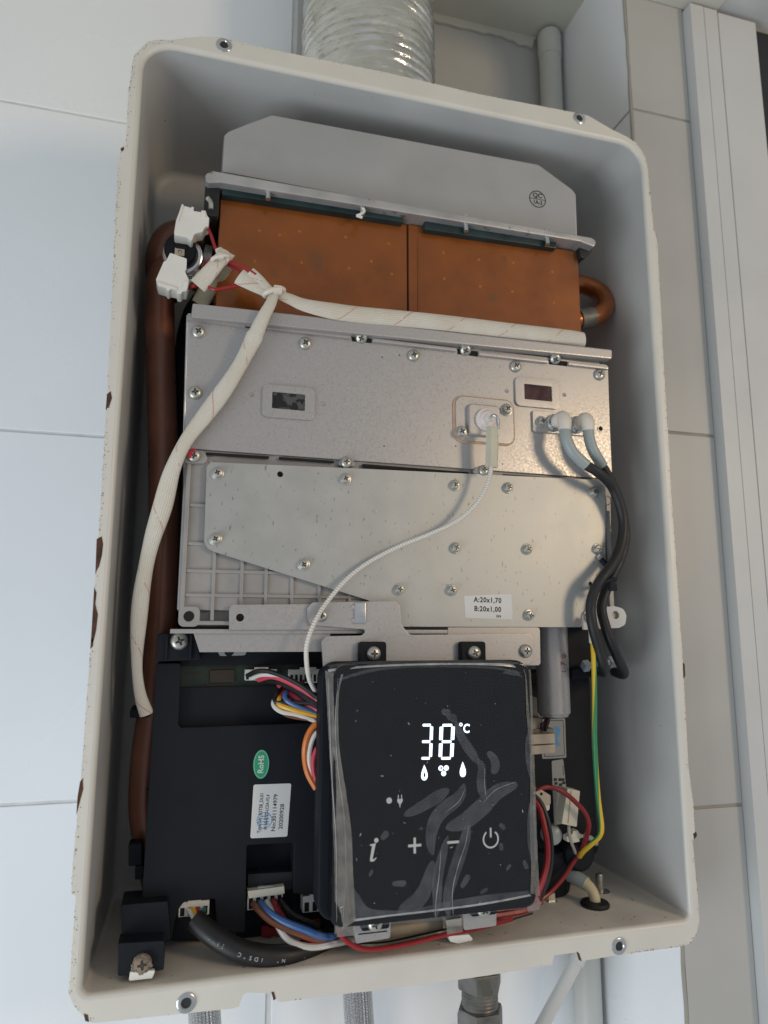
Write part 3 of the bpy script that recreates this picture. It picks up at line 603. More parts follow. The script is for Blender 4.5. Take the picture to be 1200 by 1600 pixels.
# ================================================================== ignition electrodes
ie=thing('ignition_electrode','small flat electrode plate carrying two rubber boots','electrode')
x0,x1,z0,z1=bb([(240.4,300.6),(283.3,302.3),(282.6,288.3),(239.9,287)])
mesh_obj('base_plate',prism(rrect(x0,x1,z0,z1,1.5),2.4,4,bv=.3),'alum',ie)
x,z=([(245.8,294.2)])[0]; screw(ie,x,2.4,z,3.3,'washer')
for x,z in [(254.7,294.1),(270.4,294.2)]:
    mesh_obj('ceramic_foot',lathe([(5.6,0),(5.6,1.4),(4.6,2.2),(4.4,6),(0,6)],24,at=(x,2.4,z)),'steel',ie)
def ign(label,foot,boot,sleeve_,cable):
    t=thing('ignition_cable',label,'ignition cable','ignition cables at the right edge')
    mesh_obj('boot',tube(foot+boot,4.3,n=18,sub=8,rfn=lambda t:(.62+1.5*t if t<.25 else 1.0-.12*max(0,t-.7)/.3)),'silic_w',t)
    mesh_obj('sleeve',tube(sleeve_,3.4,n=18,sub=8),'silic_g',t)
    mesh_obj('cable',tube(cable,3.0,n=18,sub=8),'rubber',t)
    return t
ign('left ignition cable with milky boot and grey sleeve running down the right edge',[(254,0,293.1),(253.4,-5,293.6)],[(254.3,-9,294.2),(254.3,-11,290.8),(254.1,-11,285.9)],
    [(254.2,-11,287.9),(254.5,-12,280.5),(257.7,-12,273.2),(262.6,-12,268.3),(267.3,-12,264.7)],
    [(266,-12,265.4),(274.7,-13,260.2),(286.2,-9,253.3),(292.7,-7,242),(294.9,-6,229.5),(291.1,-7,215.8),(282.3,-10,204.4),(273.6,-12,195.7),(269.1,-11,188.1),(267.2,-10,179.9),(267.9,-10,168.8),(273,-7,156.2),(277.7,-4,145.6),(282.6,4,141.8),(288.1,14,140.8),(299.7,36,141.1)])
ign('right ignition cable with milky boot, passing behind the left cable',[(269.6,0,293.1),(269.4,-5,293.7)],[(270.3,-8,295),(270.7,-10,292),(270.9,-10,287.1)],
    [(271,-10,289.2),(271.5,-10,281.9),(273.8,-10,274.8),(277.7,-9,269.7),(280.9,-8,266.1)],
    [(279.6,-8,267.6),(285.9,-6,260.4),(293.6,-3,250),(298,-2,236.7),(297.9,-3,222.9),(293.3,-4,209.9),(286.1,-5,198.7),(280.8,-5,189),(277.6,-5,179.4),(279.6,-5,168.8),(284.4,-4,157.5),(293.1,2,146.7),(300.8,10,140.9),(306,20,138.7),(312.4,38,139.2)])
ct=thing('cable_tie','black cable tie cinching the two ignition cables','cable tie')
pc,=[(277.8,-8,194.1)]
mesh_obj('band',tube([(pc[0]+8.0*math.cos(a),pc[1]+6*math.sin(a),pc[2]+2.2*math.cos(a+.5)) for a in [2*math.pi*k/24 for k in range(25)]],1.2,n=8,sub=2,flat=.5),'blackp',ct)
mesh_obj('tie_head',box(pc[0]-1,pc[0]+3.6,pc[1]-8.6,pc[1]-5,pc[2]-5,pc[2]-.4,.6),'blackp',ct)
# ================================================================== gas manifold
gm=thing('gas_manifold','ribbed cast manifold with riveted galvanised cover plate and white size sticker','gas manifold')
ob=[(32.8,262.2),(44,262.3),(298.9,261.8),(293.6,168.6),(35.7,167.6)]
mesh_obj('cast_body',prism(ob,10.5,60,bv=.5),'cast',gm)
(lx,_),(rx,_),(_,bz),(_,tz_)=[(34.8,200.3),(292.5,207.5),(91.3,168.4),(37.2,260.6)]
def rib(x0,x1,z0,z1): mesh_obj('rib',box(x0,x1,4.2,10.8,z0,z1,.35),'cast',gm)
mesh_obj('rim_wall',box(lx,lx+2.4,3.8,12,bz,tz_,.6),'cast',gm)
mesh_obj('rim_wall',box(lx+2.4,[(160,168.7)][0][0],3.8,12,bz,bz+2.2,.6),'cast',gm)
mesh_obj('rim_wall',box(rx-3.4,rx,3.8,12,bz+8,tz_-20,.6),'cast',gm)
vx=[p[0] for p in [(51.4,183.9),(66,184.1),(78.9,184.3),(93,184.6),(108.2,183.1),(125.1,181.5)]]
hz=[p[1] for p in [(48.5,231.7),(49.3,211),(73.4,196.6),(73.8,183.9)]]
for k,x in enumerate(vx):
    top=[860,872,884,897,910,930][k]
    rib(x-.9,x+.9,bz+2.2,[(50.5,206.9),(65.4,203.3),(78.4,199.5),(92.8,195.3),(108,191.1),(125,185.8)][k][1]+6)
for k,z in enumerate(hz):
    x1=[vx[0]-4,vx[0]-.9,vx[3]+14,vx[5]+14][k]
    mesh_obj('rib',box(lx+2.4,x1,4.45,10.9,z-.9,z+.9,.35),'cast',gm)
rib(vx[0]-4.6,vx[0]-3.2,hz[1]+.9,tz_-4)
for x,z in [(40.5,242.3),(40.8,227.1),(40.3,215.6),(40.8,204.2),(47.3,178),(294.9,248.4),(294.3,229.3)]:
    mesh_obj('boss',lathe([(3.1,-.5),(3.1,.5),(2.8,.8),(2.5,.4),(0,.4)],20,at=(x,10.5,z)),'cast',gm)
# screw ears along the top edge of the casting
for q in ([(32.8,261.3),(43.2,261.4),(45.7,257.3),(44.8,254.4),(33.5,253.6)],[(116.5,258),(119.4,262.7),(125.4,262.8),(128.4,258.1)],[(198.3,258),(201.7,262.9),(210.4,262.7),(213.2,257.7)]):
    mesh_obj('ear',prism(fillet(q,2),2.6,8,bv=.5),'cast',gm)
for (x,z),kd in zip([(121.9,260.1),(206.4,260.7)],('pan','pan')): screw(gm,x,2.6,z,3.3,kd)
(x,z),=[(38.3,258)]; s=screw(gm,x,2.6,z,3.6,'pan')
mesh_obj('paint_dab',prism(fillet([(x-3.7,z-1.0),(x-2.6,z+2.6),(x+.6,z+3.4),(x+1.2,z+1.6),(x-1,z+.8),(x-1.6,z-2.6)],.8),-.05,1.6,bv=.3),'redpaint',gm)
cp=[(45.2,252.5),(47.4,255.1),(144.2,257.1),(284.1,259.5),(288.9,255.6),(286.3,207.1),(282.1,197.2),(277.8,181.5),(270.6,178.4),(267.5,168.1),(153.7,168),(135.5,182.3),(51.1,206.7),(47.7,208.3),(45.6,212)]
(hx_,hz_),=[(84.7,250.8)]
mesh_obj('cover_plate',prism(fillet(cp,[1,2,0,2,3,4,2,3,1,1,2,3,2,2,2]),2,3.6,[circ(hx_,hz_,1.7,16)],bv=.3),'galv',gm)
mesh_obj('hole_back',lathe([(0,0),(2.4,0),(2.4,-.4)],12,at=(hx_,3.8,hz_)),'dark',gm)
(x,z),=[(274.9,194.3)]; hole(gm,x,1.95,z,1.3,ring='galv')
(x,z),=[(139.3,232.6)]; mesh_obj('pressed_mark',lathe([(1.3,0),(1.3,.12),(.9,.15),(.8,.05),(0,.05)],14,at=(x,2,z)),'galv',gm)
for x,z in [(51,249.1),(121.4,250.2),(187.4,250.4),(221.5,250.8),(279.9,251.3),(51.4,213.4),(98.8,201.1),(187.2,213.2),(233,214),(280.7,215.6),(153,188.6),(184.5,188.8),(232.9,175)]: screw(gm,x,2.0,z,3.05,'washer')
x,z=([(39.6,172.8)])[0]
mesh_obj('corner_boss',prism(rrect(x-5.2,x+5.6,z-5.4,z+5.2,3),3.9,11,bv=.5),'cast',gm); hole(gm,x,3.8,z,2.7)
st=mesh_obj('size_sticker',prism([(192.3,185.6),(222.2,187.2),(222.6,172.3),(192.9,173.2)],1.86,2.1),'paper',gm)
(sx,sz),=[(207,183.3)]; text('size_print','A:20x1,70',3.0,'ink',st,(sx,1.83,sz),-1.5,space=1.12,bold=.10,stretch=.92)
(sx,sz),=[(206.9,178.1)]; text('size_print','B:20x1,00',3.0,'ink',st,(sx,1.83,sz),-1.5,space=1.12,bold=.10,stretch=.92)
(sx,sz),=[(213.6,174.1)]; text('size_print','GN',1.5,'ink',st,(sx,1.83,sz),-1.5,bold=.05)
# ---- brackets
mb=thing('mounting_bracket','bent steel bracket holding the display under the ribbed casting','bracket')
qa=[(59.8,176.6),(61,178.9),(101,179.7),(129.5,180.1),(129.6,166.2),(60.2,166)]
h1=[(x,z) for x,z in [(65.6,172.3)]][0]
mesh_obj('rear_strip',prism(fillet(qa,[1,2,0,0,0,0]),1,2.2,[circ(h1[0],h1[1],2.1,16)],bv=.25),'alum',mb)
mesh_obj('hole_back',lathe([(0,0),(3,0),(3,-.4)],12,at=(h1[0],2.4,h1[1])),'dark',mb)
qb=[(100.6,177.6),(103.3,180.7),(149.3,182),(152.7,179.6),(153.4,169),(158.2,163.4),(216.2,164.2),(230.9,164.2),(231.9,146.7),(109.9,146.6),(108.6,160),(111,162.7),(131.2,163.1),(133.6,166.2),(103.2,168.5),(101.1,171.5)]
mesh_obj('front_plate',prism(fillet(qb,[2,3,3,3,3,4,0,2,1,1,3,2,3,1,3,2]),-1.5,-.1,bv=.3),'alum',mb)
mesh_obj('bend',box(*[[(126.3,176.1)][0][0],[(133.1,176.2)][0][0]],-2.6,-1,*[[(128.8,169.3)][0][1],[(128.7,181)][0][1]],.9),'steel',mb)
for x,z in [(125.6,178.2),(125.7,171)]: mesh_obj('dimple',lathe([(1.5,0),(1.2,.5),(0,.7)],12,at=(x,-1.5,z)),'alum',mb)
(x,z),=[(108.5,173.6)]; screw(mb,x,-1.5,z,3.3)
sp=thing('support_shelf','folded steel shelf under the ribbed casting above the black control box','bracket')
mesh_obj('vertical_leaf',prism([(42.2,164.6),(130.8,165.8),(183.7,165.9),(183.6,156.2),(130.9,154.3),(45.9,154.4)],6,7.4,bv=.2),'alum',sp)
mesh_obj('top_leaf',box(*[[(30.7,165.2)][0][0],[(235.4,165.7)][0][0]],3.4,30,*[[(74.4,164)][0][1],[(74.4,166.3)][0][1]],.3),'alum',sp)
mesh_obj('cut_out',prism([(114.9,164.7),(135.1,165.5),(135.2,162.3),(114.9,160.9)],5.7,6.2),'dark',sp)
rb=thing('side_bracket','rounded steel lug behind the top right corner of the display','bracket')
mesh_obj('lug',prism(fillet([(182.6,167.8),(240.8,168),(240.4,145.7),(221.9,145.9),(222.1,153.2),(182.5,157)],[0,2,2,4,4,0]),3,4.6,bv=.4),'alum',rb)
mesh_obj('inner_lug',prism(fillet([(217,164.2),(232.5,164.2),(234.8,161.3),(234.3,147.4),(216.5,147.5)],[0,4,2,2,0]),0,1.6,bv=.4),'alum',rb)
(x,z),=[(228.4,154.3)]; screw(rb,x,-1.5,z,3.9)
er=thing('earth_lug','pale steel ear with a hole at the lower right of the casting','bracket')
qe=[(268.7,175.7),(271.9,179.1),(290.5,180.9),(296.7,179.4),(298.7,175.2),(297.5,169.7),(293.3,167.8),(268.7,166.5)]
h2=([(291.1,175.5)])[0]
mesh_obj('ear',prism(fillet(qe,[3,3,3,4,3,3,2,1]),1.2,3,[circ(h2[0],h2[1],2.5,18)],bv=.35),'pvc',er)
mesh_obj('hole_back',lathe([(0,0),(3.4,0),(3.4,-.4)],12,at=(h2[0],3.6,h2[1])),'beige',er)
(x,z),=[(272,174.6)]; screw(er,x,1.2,z,3.3,'washer')
rt=thing('ring_terminal','small crimp ring terminal behind the ignition cables','terminal')
(x,z),=[(280.8,211.5)]; mesh_obj('tongue',box(x-1,x+3,.2,1.4,z-2.6,z+.6,.4,rot=('Y',40)),'galv',rt)
(x,z),=[(283.3,208.4)]; mesh_obj('barrel',tube([(x-1.5,0,z+1),(x+3,-1,z-4)],1.7,n=10),'blackp',rt)
# ================================================================== gas tube
gt=thing('gas_tube','short aluminium tube hanging right of the display, marked 70','tube')
(xa,za),(xb,zb)=[(248.3,116.4),(268.2,115.8)]; r_=(xb-xa)/2; xc=(xa+xb)/2
mesh_obj('tube_wall',lathe([(r_-1.4,-2),(r_-1.2,0),(r_-.4,-.4),(r_,.4),(r_,58),(r_-1.4,58)],36,axis=(0,0,1),at=(xc,22,za)),'alum',gt)
mesh_obj('bore',lathe([(0,1.4),(r_-1,1.4),(r_-1,2.4),(0,2.4)],24,axis=(0,0,1),at=(xc,22,za-.6)),'dark',gt)
(x,z),=[(261.6,147.7)]; a=math.asin(min(.9,(x-xc)/r_)); 
for ch,vz in (('0',1027),('7',1036),(':',1049)):
    dz={'0':0,'7':0,':':0}
for (ch,(cx_,cz_)) in zip('07:',[(261.2,150.8),(260.5,146.2),(260.3,141.6)]):
    text('tube_print',ch,3.6,'inkred',gt,(cx_,22-math.sqrt(max(0,r_*r_-(cx_-xc)**2))-.28,cz_),90,depth=.12,bold=.06)
# ================================================================== control box
cb=thing('control_box','black plastic control box with green oval sticker and white data label','control box')
cov=[(24,147.6),(25,148.3),(36.2,148.1),(36.9,146.8),(37.1,116),(38.8,114),(102.8,114.3),(124.7,114.3),(125.9,22.9),(100.6,26.1),(100.3,52),(75.3,52.5),(75.8,9.3),(61,12.1),(59.7,27.3),(44.2,27.5),(41,23.2),(38.5,9.5),(36,8.6),(22.7,10),(23.3,32.1)]
mesh_obj('cover',prism(fillet(cov,[1,1,1,1,1.5,2,0,0,0,1,1,1,1,1,1,3,1.5,2,1,1,0]),25,60,bv=.7),'blackp',cb)
mesh_obj('recess_slope',prism([(35.2,134.6),(121.9,134.8),(122.3,109.8),(36.3,111)],31,40),'blackp',cb)
mesh_obj('lip',tube([(38.8,25.4,113.9),(57.5,25.2,114),(85.1,25.2,114.1),(113.7,25.4,114.3)],.55,n=8,sub=3),'blackp',cb)
pb=mesh_obj('circuit_board',prism([(35.2,146.4),(122.3,146.9),(122.6,130.2),(36,130.6)],34,36),'pcb',cb)
for q in ([(52.5,143.8),(65.8,144),(66.1,136.9),(52.8,136.8)],):
    mesh_obj('component',prism(q,32.6,34,bv=.3),'trace',pb)
for q in ([(57.2,141.3),(65.2,141.5),(65.3,139.8),(57.2,139.5)],[(50.4,145.2),(67.2,145.4),(67.2,144.7),(50.4,144.5)],[(50.8,136.1),(64,136.3),(64,135.2),(50.8,135.1)],[(39.5,142.2),(47.1,142.4),(47.1,141.7),(39.6,141.5)]):
    mesh_obj('trace',prism(q,33.4,34),'trace',pb)
mesh_obj('top_rail',prism([(31.5,154.8),(121.4,155.9),(121.5,146.8),(37.3,146.5)],30,60,bv=.5),'blackp',cb)
# top corner mounting lug with its screw
mesh_obj('corner_lug',prism(fillet([(24,163.9),(43.1,164.2),(47,150),(24.2,149.2)],1),18,50,bv=.6),'blackp',cb)
mesh_obj('lug_rib',box(*[p[0] for p in [(28.3,157.2),(29.6,157.2)]],16.5,20,*[p[1] for p in [(28.7,149.9),(28,163.2)]],.3),'blackp',cb)
mesh_obj('lug_rib',box(*[p[0] for p in [(40.7,157.2),(42.1,157.2)]],16.5,20,*[p[1] for p in [(41.7,150.1),(41.1,163.2)]],.3),'blackp',cb)
(x,z),=[(35.4,159.9)]; screw(cb,x,18,z,4.7)
# white plate with holes seen above the rail
mesh_obj('clip_plate',prism(fillet([(55.3,155.5),(72.1,155.8),(71.5,151.9),(57.5,151.6)],1.5),28,30,bv=.3),'hood',cb)
(x,z),=[(62.3,154)]; mesh_obj('hole',lathe([(0,0),(2.6,0),(2.6,.2),(0,.2)],14,at=(x,28,z)),'dark',cb)
# stickers
(x,z),=[(81.5,93.7)]
n_=32; el=[(x+4.35*math.cos(2*math.pi*k/n_),z+7.6*math.sin(2*math.pi*k/n_)) for k in range(n_)]
s=mesh_obj('oval_sticker',prism(el,24.84,25.1),'green',cb)
el=[(x+3.95*math.cos(2*math.pi*k/n_),z+7.2*math.sin(2*math.pi*k/n_)) for k in range(n_)]; el2=[(x+3.78*math.cos(2*math.pi*k/n_),z+7.03*math.sin(2*math.pi*k/n_)) for k in range(n_)]
mesh_obj('sticker_print',prism(el,24.80,24.9,[el2]),'paper',s)
text('sticker_print','RoHS',3.1,'paper',s,(x,24.80,z),88,bold=.10,stretch=.95)
s=mesh_obj('data_label',prism(fillet([(77.7,83.3),(98.2,82.9),(96.7,55.5),(76.9,56)],1),24.84,25.1),'paper',cb)
for t_,u,v,sz,st in (('Type:SW_RST58_DL01',408,1268,2.2,.80),('H168-B7ZS-LCSA-V2.4',418,1268,2.1,.72),('No:301114979',429,1270,2.5,.95),('20200928',441,1276,2.5,1.0)):
    pass
for (t_,sz,st),(x,z) in zip((('Type:SW_RST58_DL01',1.9,.82),('H168-B7ZS-LCSA-V2.4',1.8,.76),('No:301114979',2.2,1.05),('20200928',2.2,1.08)),[(81.9,68.6),(85.3,68.8),(89.5,68.2),(93.3,66)]):
    text('label_print',t_,sz,'ink',s,(x,24.81,z),87,stretch=st,bold=.03)
(x,z),=[(84.1,64.6)]
mesh_obj('blue_stamp',prism(circ(x,z,4.2,28),24.79,24.85,[circ(x,z,3.8,28)]),'inkblue',s)
for k in range(4): mesh_obj('blue_stamp',box(x-2.6,x+2.6,24.785,24.84,z-2.2+k*1.4,z-1.8+k*1.4,0),'inkblue',s)
# lower opening, sockets
mesh_obj('recess_floor',prism([(71,52.4),(132.5,48.1),(133.2,-9.4),(73,-3)],40,44),'blackp',cb)
mesh_obj('recess_floor',prism([(36.8,26.6),(65.1,24),(66,1.7),(37.9,4.6)],38,42),'blackp',cb)
mesh_obj('recess_ledge',prism([(76.6,36.6),(101.7,35.9),(101.9,26.6),(76.9,27.5)],30,40,bv=.6),'blackd',cb)
def socket(q,y0,y1,npin,slot=True):
    x0,x1,z0,z1=bb(q)
    o=mesh_obj('socket',box(x0,x1,y0,y1,z0,z1,.35),'white',cb)
    mesh_obj('latch',box(x0+(x1-x0)*.28,x1-(x1-x0)*.28,y0-.5,y0+1.5,z1-.2,z1+1.2,.25),'white',o)
    wd=(x1-x0)/npin
    for k in range(npin):
        mesh_obj('slot',box(x0+wd*(k+.22),x0+wd*(k+.78),y0-.08,y0+.6,z0+.5,z0+(z1-z0)*.62,0),'dark',o)
    return o
socket([(71.5,143.8),(89.3,144.3),(89.5,138.3),(71.7,137.9)],29,36,7)
socket([(96.2,143.5),(117.6,144),(117.7,136.4),(96.4,136.1)],29,36,8)
socket([(41.4,26.8),(56.9,26),(57.2,18.8),(41.7,19.7)],27.5,36,4)
socket([(76.5,29.2),(95.5,29.1),(95.8,18.9),(76.8,19.4)],28,36,5)
mesh_obj('socket_hood',prism([(76.5,29.5),(95.8,30.4),(96.2,26.5),(77,25.7)],25.5,32,bv=.4),'ivory',cb)
socket([(106.3,23.7),(119.7,23.1),(119.8,14.7),(106.5,15.3)],28,36,3)
# lower foot
mesh_obj('foot_block',prism(fillet([(13.5,31.5),(36,31.2),(38.4,12.9),(27.9,11.6),(15.5,12.7)],1.2),17,36,bv=.6),'blackp',cb)
mesh_obj('foot_plate',prism(fillet([(14,18.2),(35.4,17.1),(35.8,4),(14.9,3.6)],1),6,18,bv=.4),'blackp',cb)
(x,z),=[(25.6,8.4)]; ds=screw(cb,x,6,z,4.4,recess=True); ds.material_slots[0].link='OBJECT'; ds.material_slots[0].material=M['dust']; ds['label']='screw caked in brown dust'
dl=NB()
for k in range(80):
    u=random.random(); 
    (ax_,az_),(bx_,bz_)=[(17.3,13.8),(35.7,14.8)]
    px=ax_+(bx_-ax_)*u+random.uniform(-.5,.5); pz=az_+(bz_-az_)*u+random.uniform(-1.6,.8)-2.0*math.sin(math.pi*u)
    lathe([(0,-.4),(random.uniform(.25,.65),0),(0,random.uniform(.2,.6))],6,at=(px,random.uniform(11.5,16),pz),bm=dl)
for k in range(60):
    a=random.random()*6.3; r_=random.random()**.5*4.6
    lathe([(0,-.4),(random.uniform(.4,.8),0),(0,random.uniform(.2,.5))],6,at=(x+r_*math.cos(a),3.2+random.random(),z+r_*math.sin(a)+.4),bm=dl)
o=mesh_obj('dust_clump',dl,'dust',cb,smooth=0); o['kind']='stuff'
for q in ([(14.5,53.8),(21.3,54),(21.9,43.1),(15.2,43)],[(18.4,42.7),(22.6,42.7),(22.9,36),(18.8,36)]):
    mesh_obj('side_clip',prism(fillet(q,.8),38,48,bv=.4),'blackp',cb)
wc=thing('floor_clip','bright white plastic clip below the dusty black foot','clip','white clips on the case floor')
mesh_obj('tab',prism(fillet([(20.4,5.8),(32,5.3),(30.7,1.8),(20,1.9)],.8),4,6,bv=.3),'white',wc)
wc=thing('floor_clip','white plastic clip below the red wires under the display','clip','white clips on the case floor')
mesh_obj('tab',prism(fillet([(180.9,4.9),(193,4.6),(195.9,1.4),(186.7,0.5),(182.3,1.9)],.8),4,12,bv=.4),'white',wc)
mesh_obj('post',prism(fillet([(181.4,11.3),(190.7,11.7),(189.8,2.1),(182.4,1)],.8),8,14,bv=.4),'ivory',wc)
# ================================================================== display panel
dp=thing('display_panel','black glass control panel glowing white with 38 degrees','control panel')
mesh_obj('housing',prism(rrect(107.5,227.0,23.2,149.5,9,7),-9,3,bv=1.5),'blackp',dp)
mesh_obj('glass_front',prism(rrect(112.5,222.6,23.0,148.4,6,7),-18,-8.5,bv=1.2),'blackg',dp)
YG=-18.02
def top_tab(u):
    (x,z)=u
    mesh_obj('mount_tab',prism(fillet([(x-7.4,148),(x+7.4,148),(x+7.4,z+6.2),(x-7.4,z+6.2)],[0,0,1.6,1.6]),-6.5,-1.6,[],bv=.8),'blackp',dp)
    screw(dp,x,-6.5,z,3.9)
for u in [(136.2,153.6),(194.3,153.6)]: top_tab(u)
for (x,z) in [(137.9,19.1),(197.5,20.1)]:
    mesh_obj('mount_tab',prism(fillet([(x-7,z-3.5),(x+8,z-3.5),(x+8,z+9),(x-7,z+9)],[1.6,1.6,0,0]),-5.5,-1.6,bv=.8),'blackp',dp)
    screw(dp,x,-5.5,z,3.9)
bk=thing('lower_bracket','bent steel tab below the lower left of the display','bracket','steel tabs below the display')
mesh_obj('tab',prism(fillet([(126.7,22.3),(147.8,21.5),(147.4,9.3),(129.1,8.5)],1.2),-1,.4,bv=.3),'alum',bk)
mesh_obj('slot',box(*[p[0] for p in [(130.4,14.5),(145.7,12.9)]],-1.08,-.9,*[p[1] for p in [(137.1,12.6),(137.1,13.2)]],0),'dark',bk)
bk=thing('lower_bracket','bent steel tab below the lower right of the display','bracket','steel tabs below the display')
mesh_obj('tab',prism(fillet([(187.6,22.8),(207.2,22.2),(206.9,9.2),(188.1,8.8)],1.2),-1,.4,bv=.3),'alum',bk)
# seven segment digits, slanted; each segment its own mesh
dg=[(158.7,117.8),(165.8,117.6),(164.9,99.6),(157.9,99.9)]; dg8=[(169.4,117.4),(178,117.2),(176.7,99.1),(168.5,99.4)]
def seg7(corners,segs):
    tl,tr,br_,bl=[Vector(c) for c in corners]
    def mp(u,v): return tuple((tl*(1-u)+tr*u)*v+(bl*(1-u)+br_*u)*(1-v))
    wu=.235; wv=.075; g=.045
    def hb(v):   # horizontal bar
        return [mp(wu*.5+g,v),mp(wu*.9,v+wv*.5),mp(1-wu*.9,v+wv*.5),mp(1-wu*.5-g,v),mp(1-wu*.9,v-wv*.5),mp(wu*.9,v-wv*.5)]
    def vb(u,v0,v1):
        return [mp(u,v0+g),mp(u+wu*.5,v0+wv*.7),mp(u+wu*.5,v1-wv*.7),mp(u,v1-g),mp(u-wu*.5,v1-wv*.7),mp(u-wu*.5,v0+wv*.7)]
    A={'a':hb(1-wv*.5),'g':hb(.5),'d':hb(wv*.5),'b':vb(1-wu*.5,.5,1-wv*.4),'c':vb(1-wu*.5,wv*.4,.5),'f':vb(wu*.5,.5,1-wv*.4),'e':vb(wu*.5,wv*.4,.5)}
    for s_ in segs: mesh_obj('digit_segment',prism(A[s_],YG-.05,YG+.3),'led',dp)
seg7(dg,'abgcd'); seg7(dg8,'abcdefg')
(x,z),=[(184.1,114.4)]; text('unit_sign','C',4.6,'led',dp,(x+.3,YG-.03,z),-4,bold=.16,stretch=.85)
(x,z),=[(181.3,116.7)]; mesh_obj('unit_sign',prism(circ(x,z,.95,14),YG-.05,YG+.2,[circ(x,z,.45,14)]),'led',dp)
def drop(x,z,w,h):
    pl=[]
    for k in range(24):
        a=2*math.pi*k/24
        pl.append((x+w*math.sin(a)*math.sin(a/2)**1.4 if a<=math.pi else x-w*math.sin(2*math.pi-a)*math.sin((2*math.pi-a)/2)**1.4, z+h*math.cos(a)))
    return pl
(x,z),=[(160.7,93.4)]; mesh_obj('flame_sign',prism(drop(x,z,2.5,3.9),YG-.05,YG+.2,[drop(x+.1,z-.9,.8,1.4)]),'led',dp)
(x,z),=[(182,94)]; mesh_obj('drop_sign',prism(drop(x,z,2.4,3.9),YG-.05,YG+.2),'led',dp)
(x,z),=[(171.3,94.2)]
for k in range(3):
    a=rad(150-120*k); cx_,cz_=x+1.75*math.cos(a),z+1.75*math.sin(a)
    mesh_obj('fan_sign',prism(circ(cx_,cz_,1.35,16),YG-.05-.01*k,YG+.2,[circ(cx_+.15,cz_+.1,.55,12)] if k==0 else []),'led',dp)
(x,z),=[(141.8,80.7)]; mesh_obj('indicator_dot',prism(circ(x,z,1.5,20),YG-.03,YG+.2),'mark',dp)
(x,z),=[(147.5,80.3)]
mesh_obj('plug_sign',prism([(x-1.5,z+.9),(x+1.5,z+.9),(x+1.4,z-.4),(x+.25,z-1.9),(x+.2,z-3.2),(x-.2,z-3.2),(x-.25,z-1.9),(x-1.4,z-.4)],YG-.03,YG+.2),'mark',dp)
for d in (-.85,.85): mesh_obj('plug_sign',box(x+d-.22,x+d+.22,YG-.03,YG+.2,z+1.0,z+2.9,0),'mark',dp)
# touch marks
(x,z),=[(133.8,57.5)]; 
mesh_obj('info_mark',prism([(x-2.0,z+3.0),(x+1.1,z+3.4),(x-.5,z-3.6),(x+.2,z-4.1),(x+1.3,z-3.2),(x+1.5,z-3.6),(x+.2,z-5.0),(x-1.6,z-5.1),(x-2.0,z-4.2),(x-.9,z+2.2),(x-1.9,z+2.4)],YG-.03,YG+.2),'mark',dp)
(x,z),=[(135.1,62.2)]; mesh_obj('info_mark',prism(circ(x,z,1.15,16),YG-.03,YG+.2),'mark',dp)
(x,z),=[(155.3,58.3)]; mesh_obj('plus_mark',prism([(x-.65,z-3.8),(x+.65,z-3.8),(x+.65,z-.65),(x+3.5,z-.65),(x+3.5,z+.65),(x+.65,z+.65),(x+.65,z+3.8),(x-.65,z+3.8),(x-.65,z+.65),(x-3.5,z+.65),(x-3.5,z-.65),(x-.65,z-.65)],YG-.03,YG+.2),'mark',dp)
(x,z),=[(176.1,58.4)]; mesh_obj('minus_mark',box(x-3.3,x+3.3,YG-.03,YG+.2,z-.65,z+.65,0),'mark',dp)
(x,z),=[(197.1,58.4)]; 
rg_=[(x+4.6*math.cos(rad(a)),z+4.6*math.sin(rad(a))) for a in range(122,419,9)]+[(x+3.7*math.cos(rad(a)),z+3.7*math.sin(rad(a))) for a in range(418,121,-9)]
mesh_obj('power_mark',prism(rg_,YG-.03,YG+.2),'mark',dp); mesh_obj('power_mark',box(x-.5,x+.5,YG-.03,YG+.2,z+.8,z+5.6,0),'mark',dp)
# ---- protective film with trapped air
pf=thing('protective_film','wrinkled clear protective film with grey air bubbles on the display glass','plastic film')
mesh_obj('sheet',prism(rrect(112.8,222.4,23,148.2,5,6),-18.32,-18.24),'film',pf)
def blob(pts,r,rfn=None):
    r_=r; mesh_obj('air_bubble',tube(pts,r,n=12,sub=8,flat=.10,rfn=rfn or (lambda t:max(.12,math.sqrt(max(0,1-abs(2*t-1)**3.2)))*(.9+.1*math.sin(t*5+len(pts))))),'bubble',pf)
blob([(170.3,-18.5,124),(172.8,-18.5,123.3),(175.4,-18.5,122.5)],2.0)
blob([(173.2,-18.5,121.3),(176.1,-18.5,120.6),(178.6,-18.5,118.9)],2.2)
blob([(178.2,-18.5,118.9),(180.6,-18.5,111.6),(186.3,-18.5,102.9),(190.9,-18.5,96.9)],2.7)
blob([(190.2,-18.5,98.9),(192.6,-18.5,94.2),(192.1,-18.5,87.2),(193,-18.5,79.1)],2.8)
blob([(195.8,-18.5,102.2),(199.4,-18.5,98.8),(200.4,-18.5,94.5),(198.4,-18.5,91)],2.6)
blob([(149.4,-18.5,73.3),(155.9,-18.5,75.6),(164.9,-18.5,79.8),(174.1,-18.5,84.6)],3.2)
blob([(182.7,-18.5,86.7),(179,-18.5,79.9),(170.5,-18.5,74.4),(165.9,-18.5,69.1),(163.7,-18.5,60.6),(164.7,-18.5,53.2)],3.8)
blob([(213.1,-18.5,84.8),(201.5,-18.5,81.8),(191.9,-18.5,74.4),(182.4,-18.5,68.3),(171.8,-18.5,65.6)],4.6)
blob([(184.2,-18.5,68.5),(183,-18.5,61.4),(179.3,-18.5,51.5),(174.9,-18.5,40.5),(172.4,-18.5,31.6),(173,-18.5,23.4)],3.4)
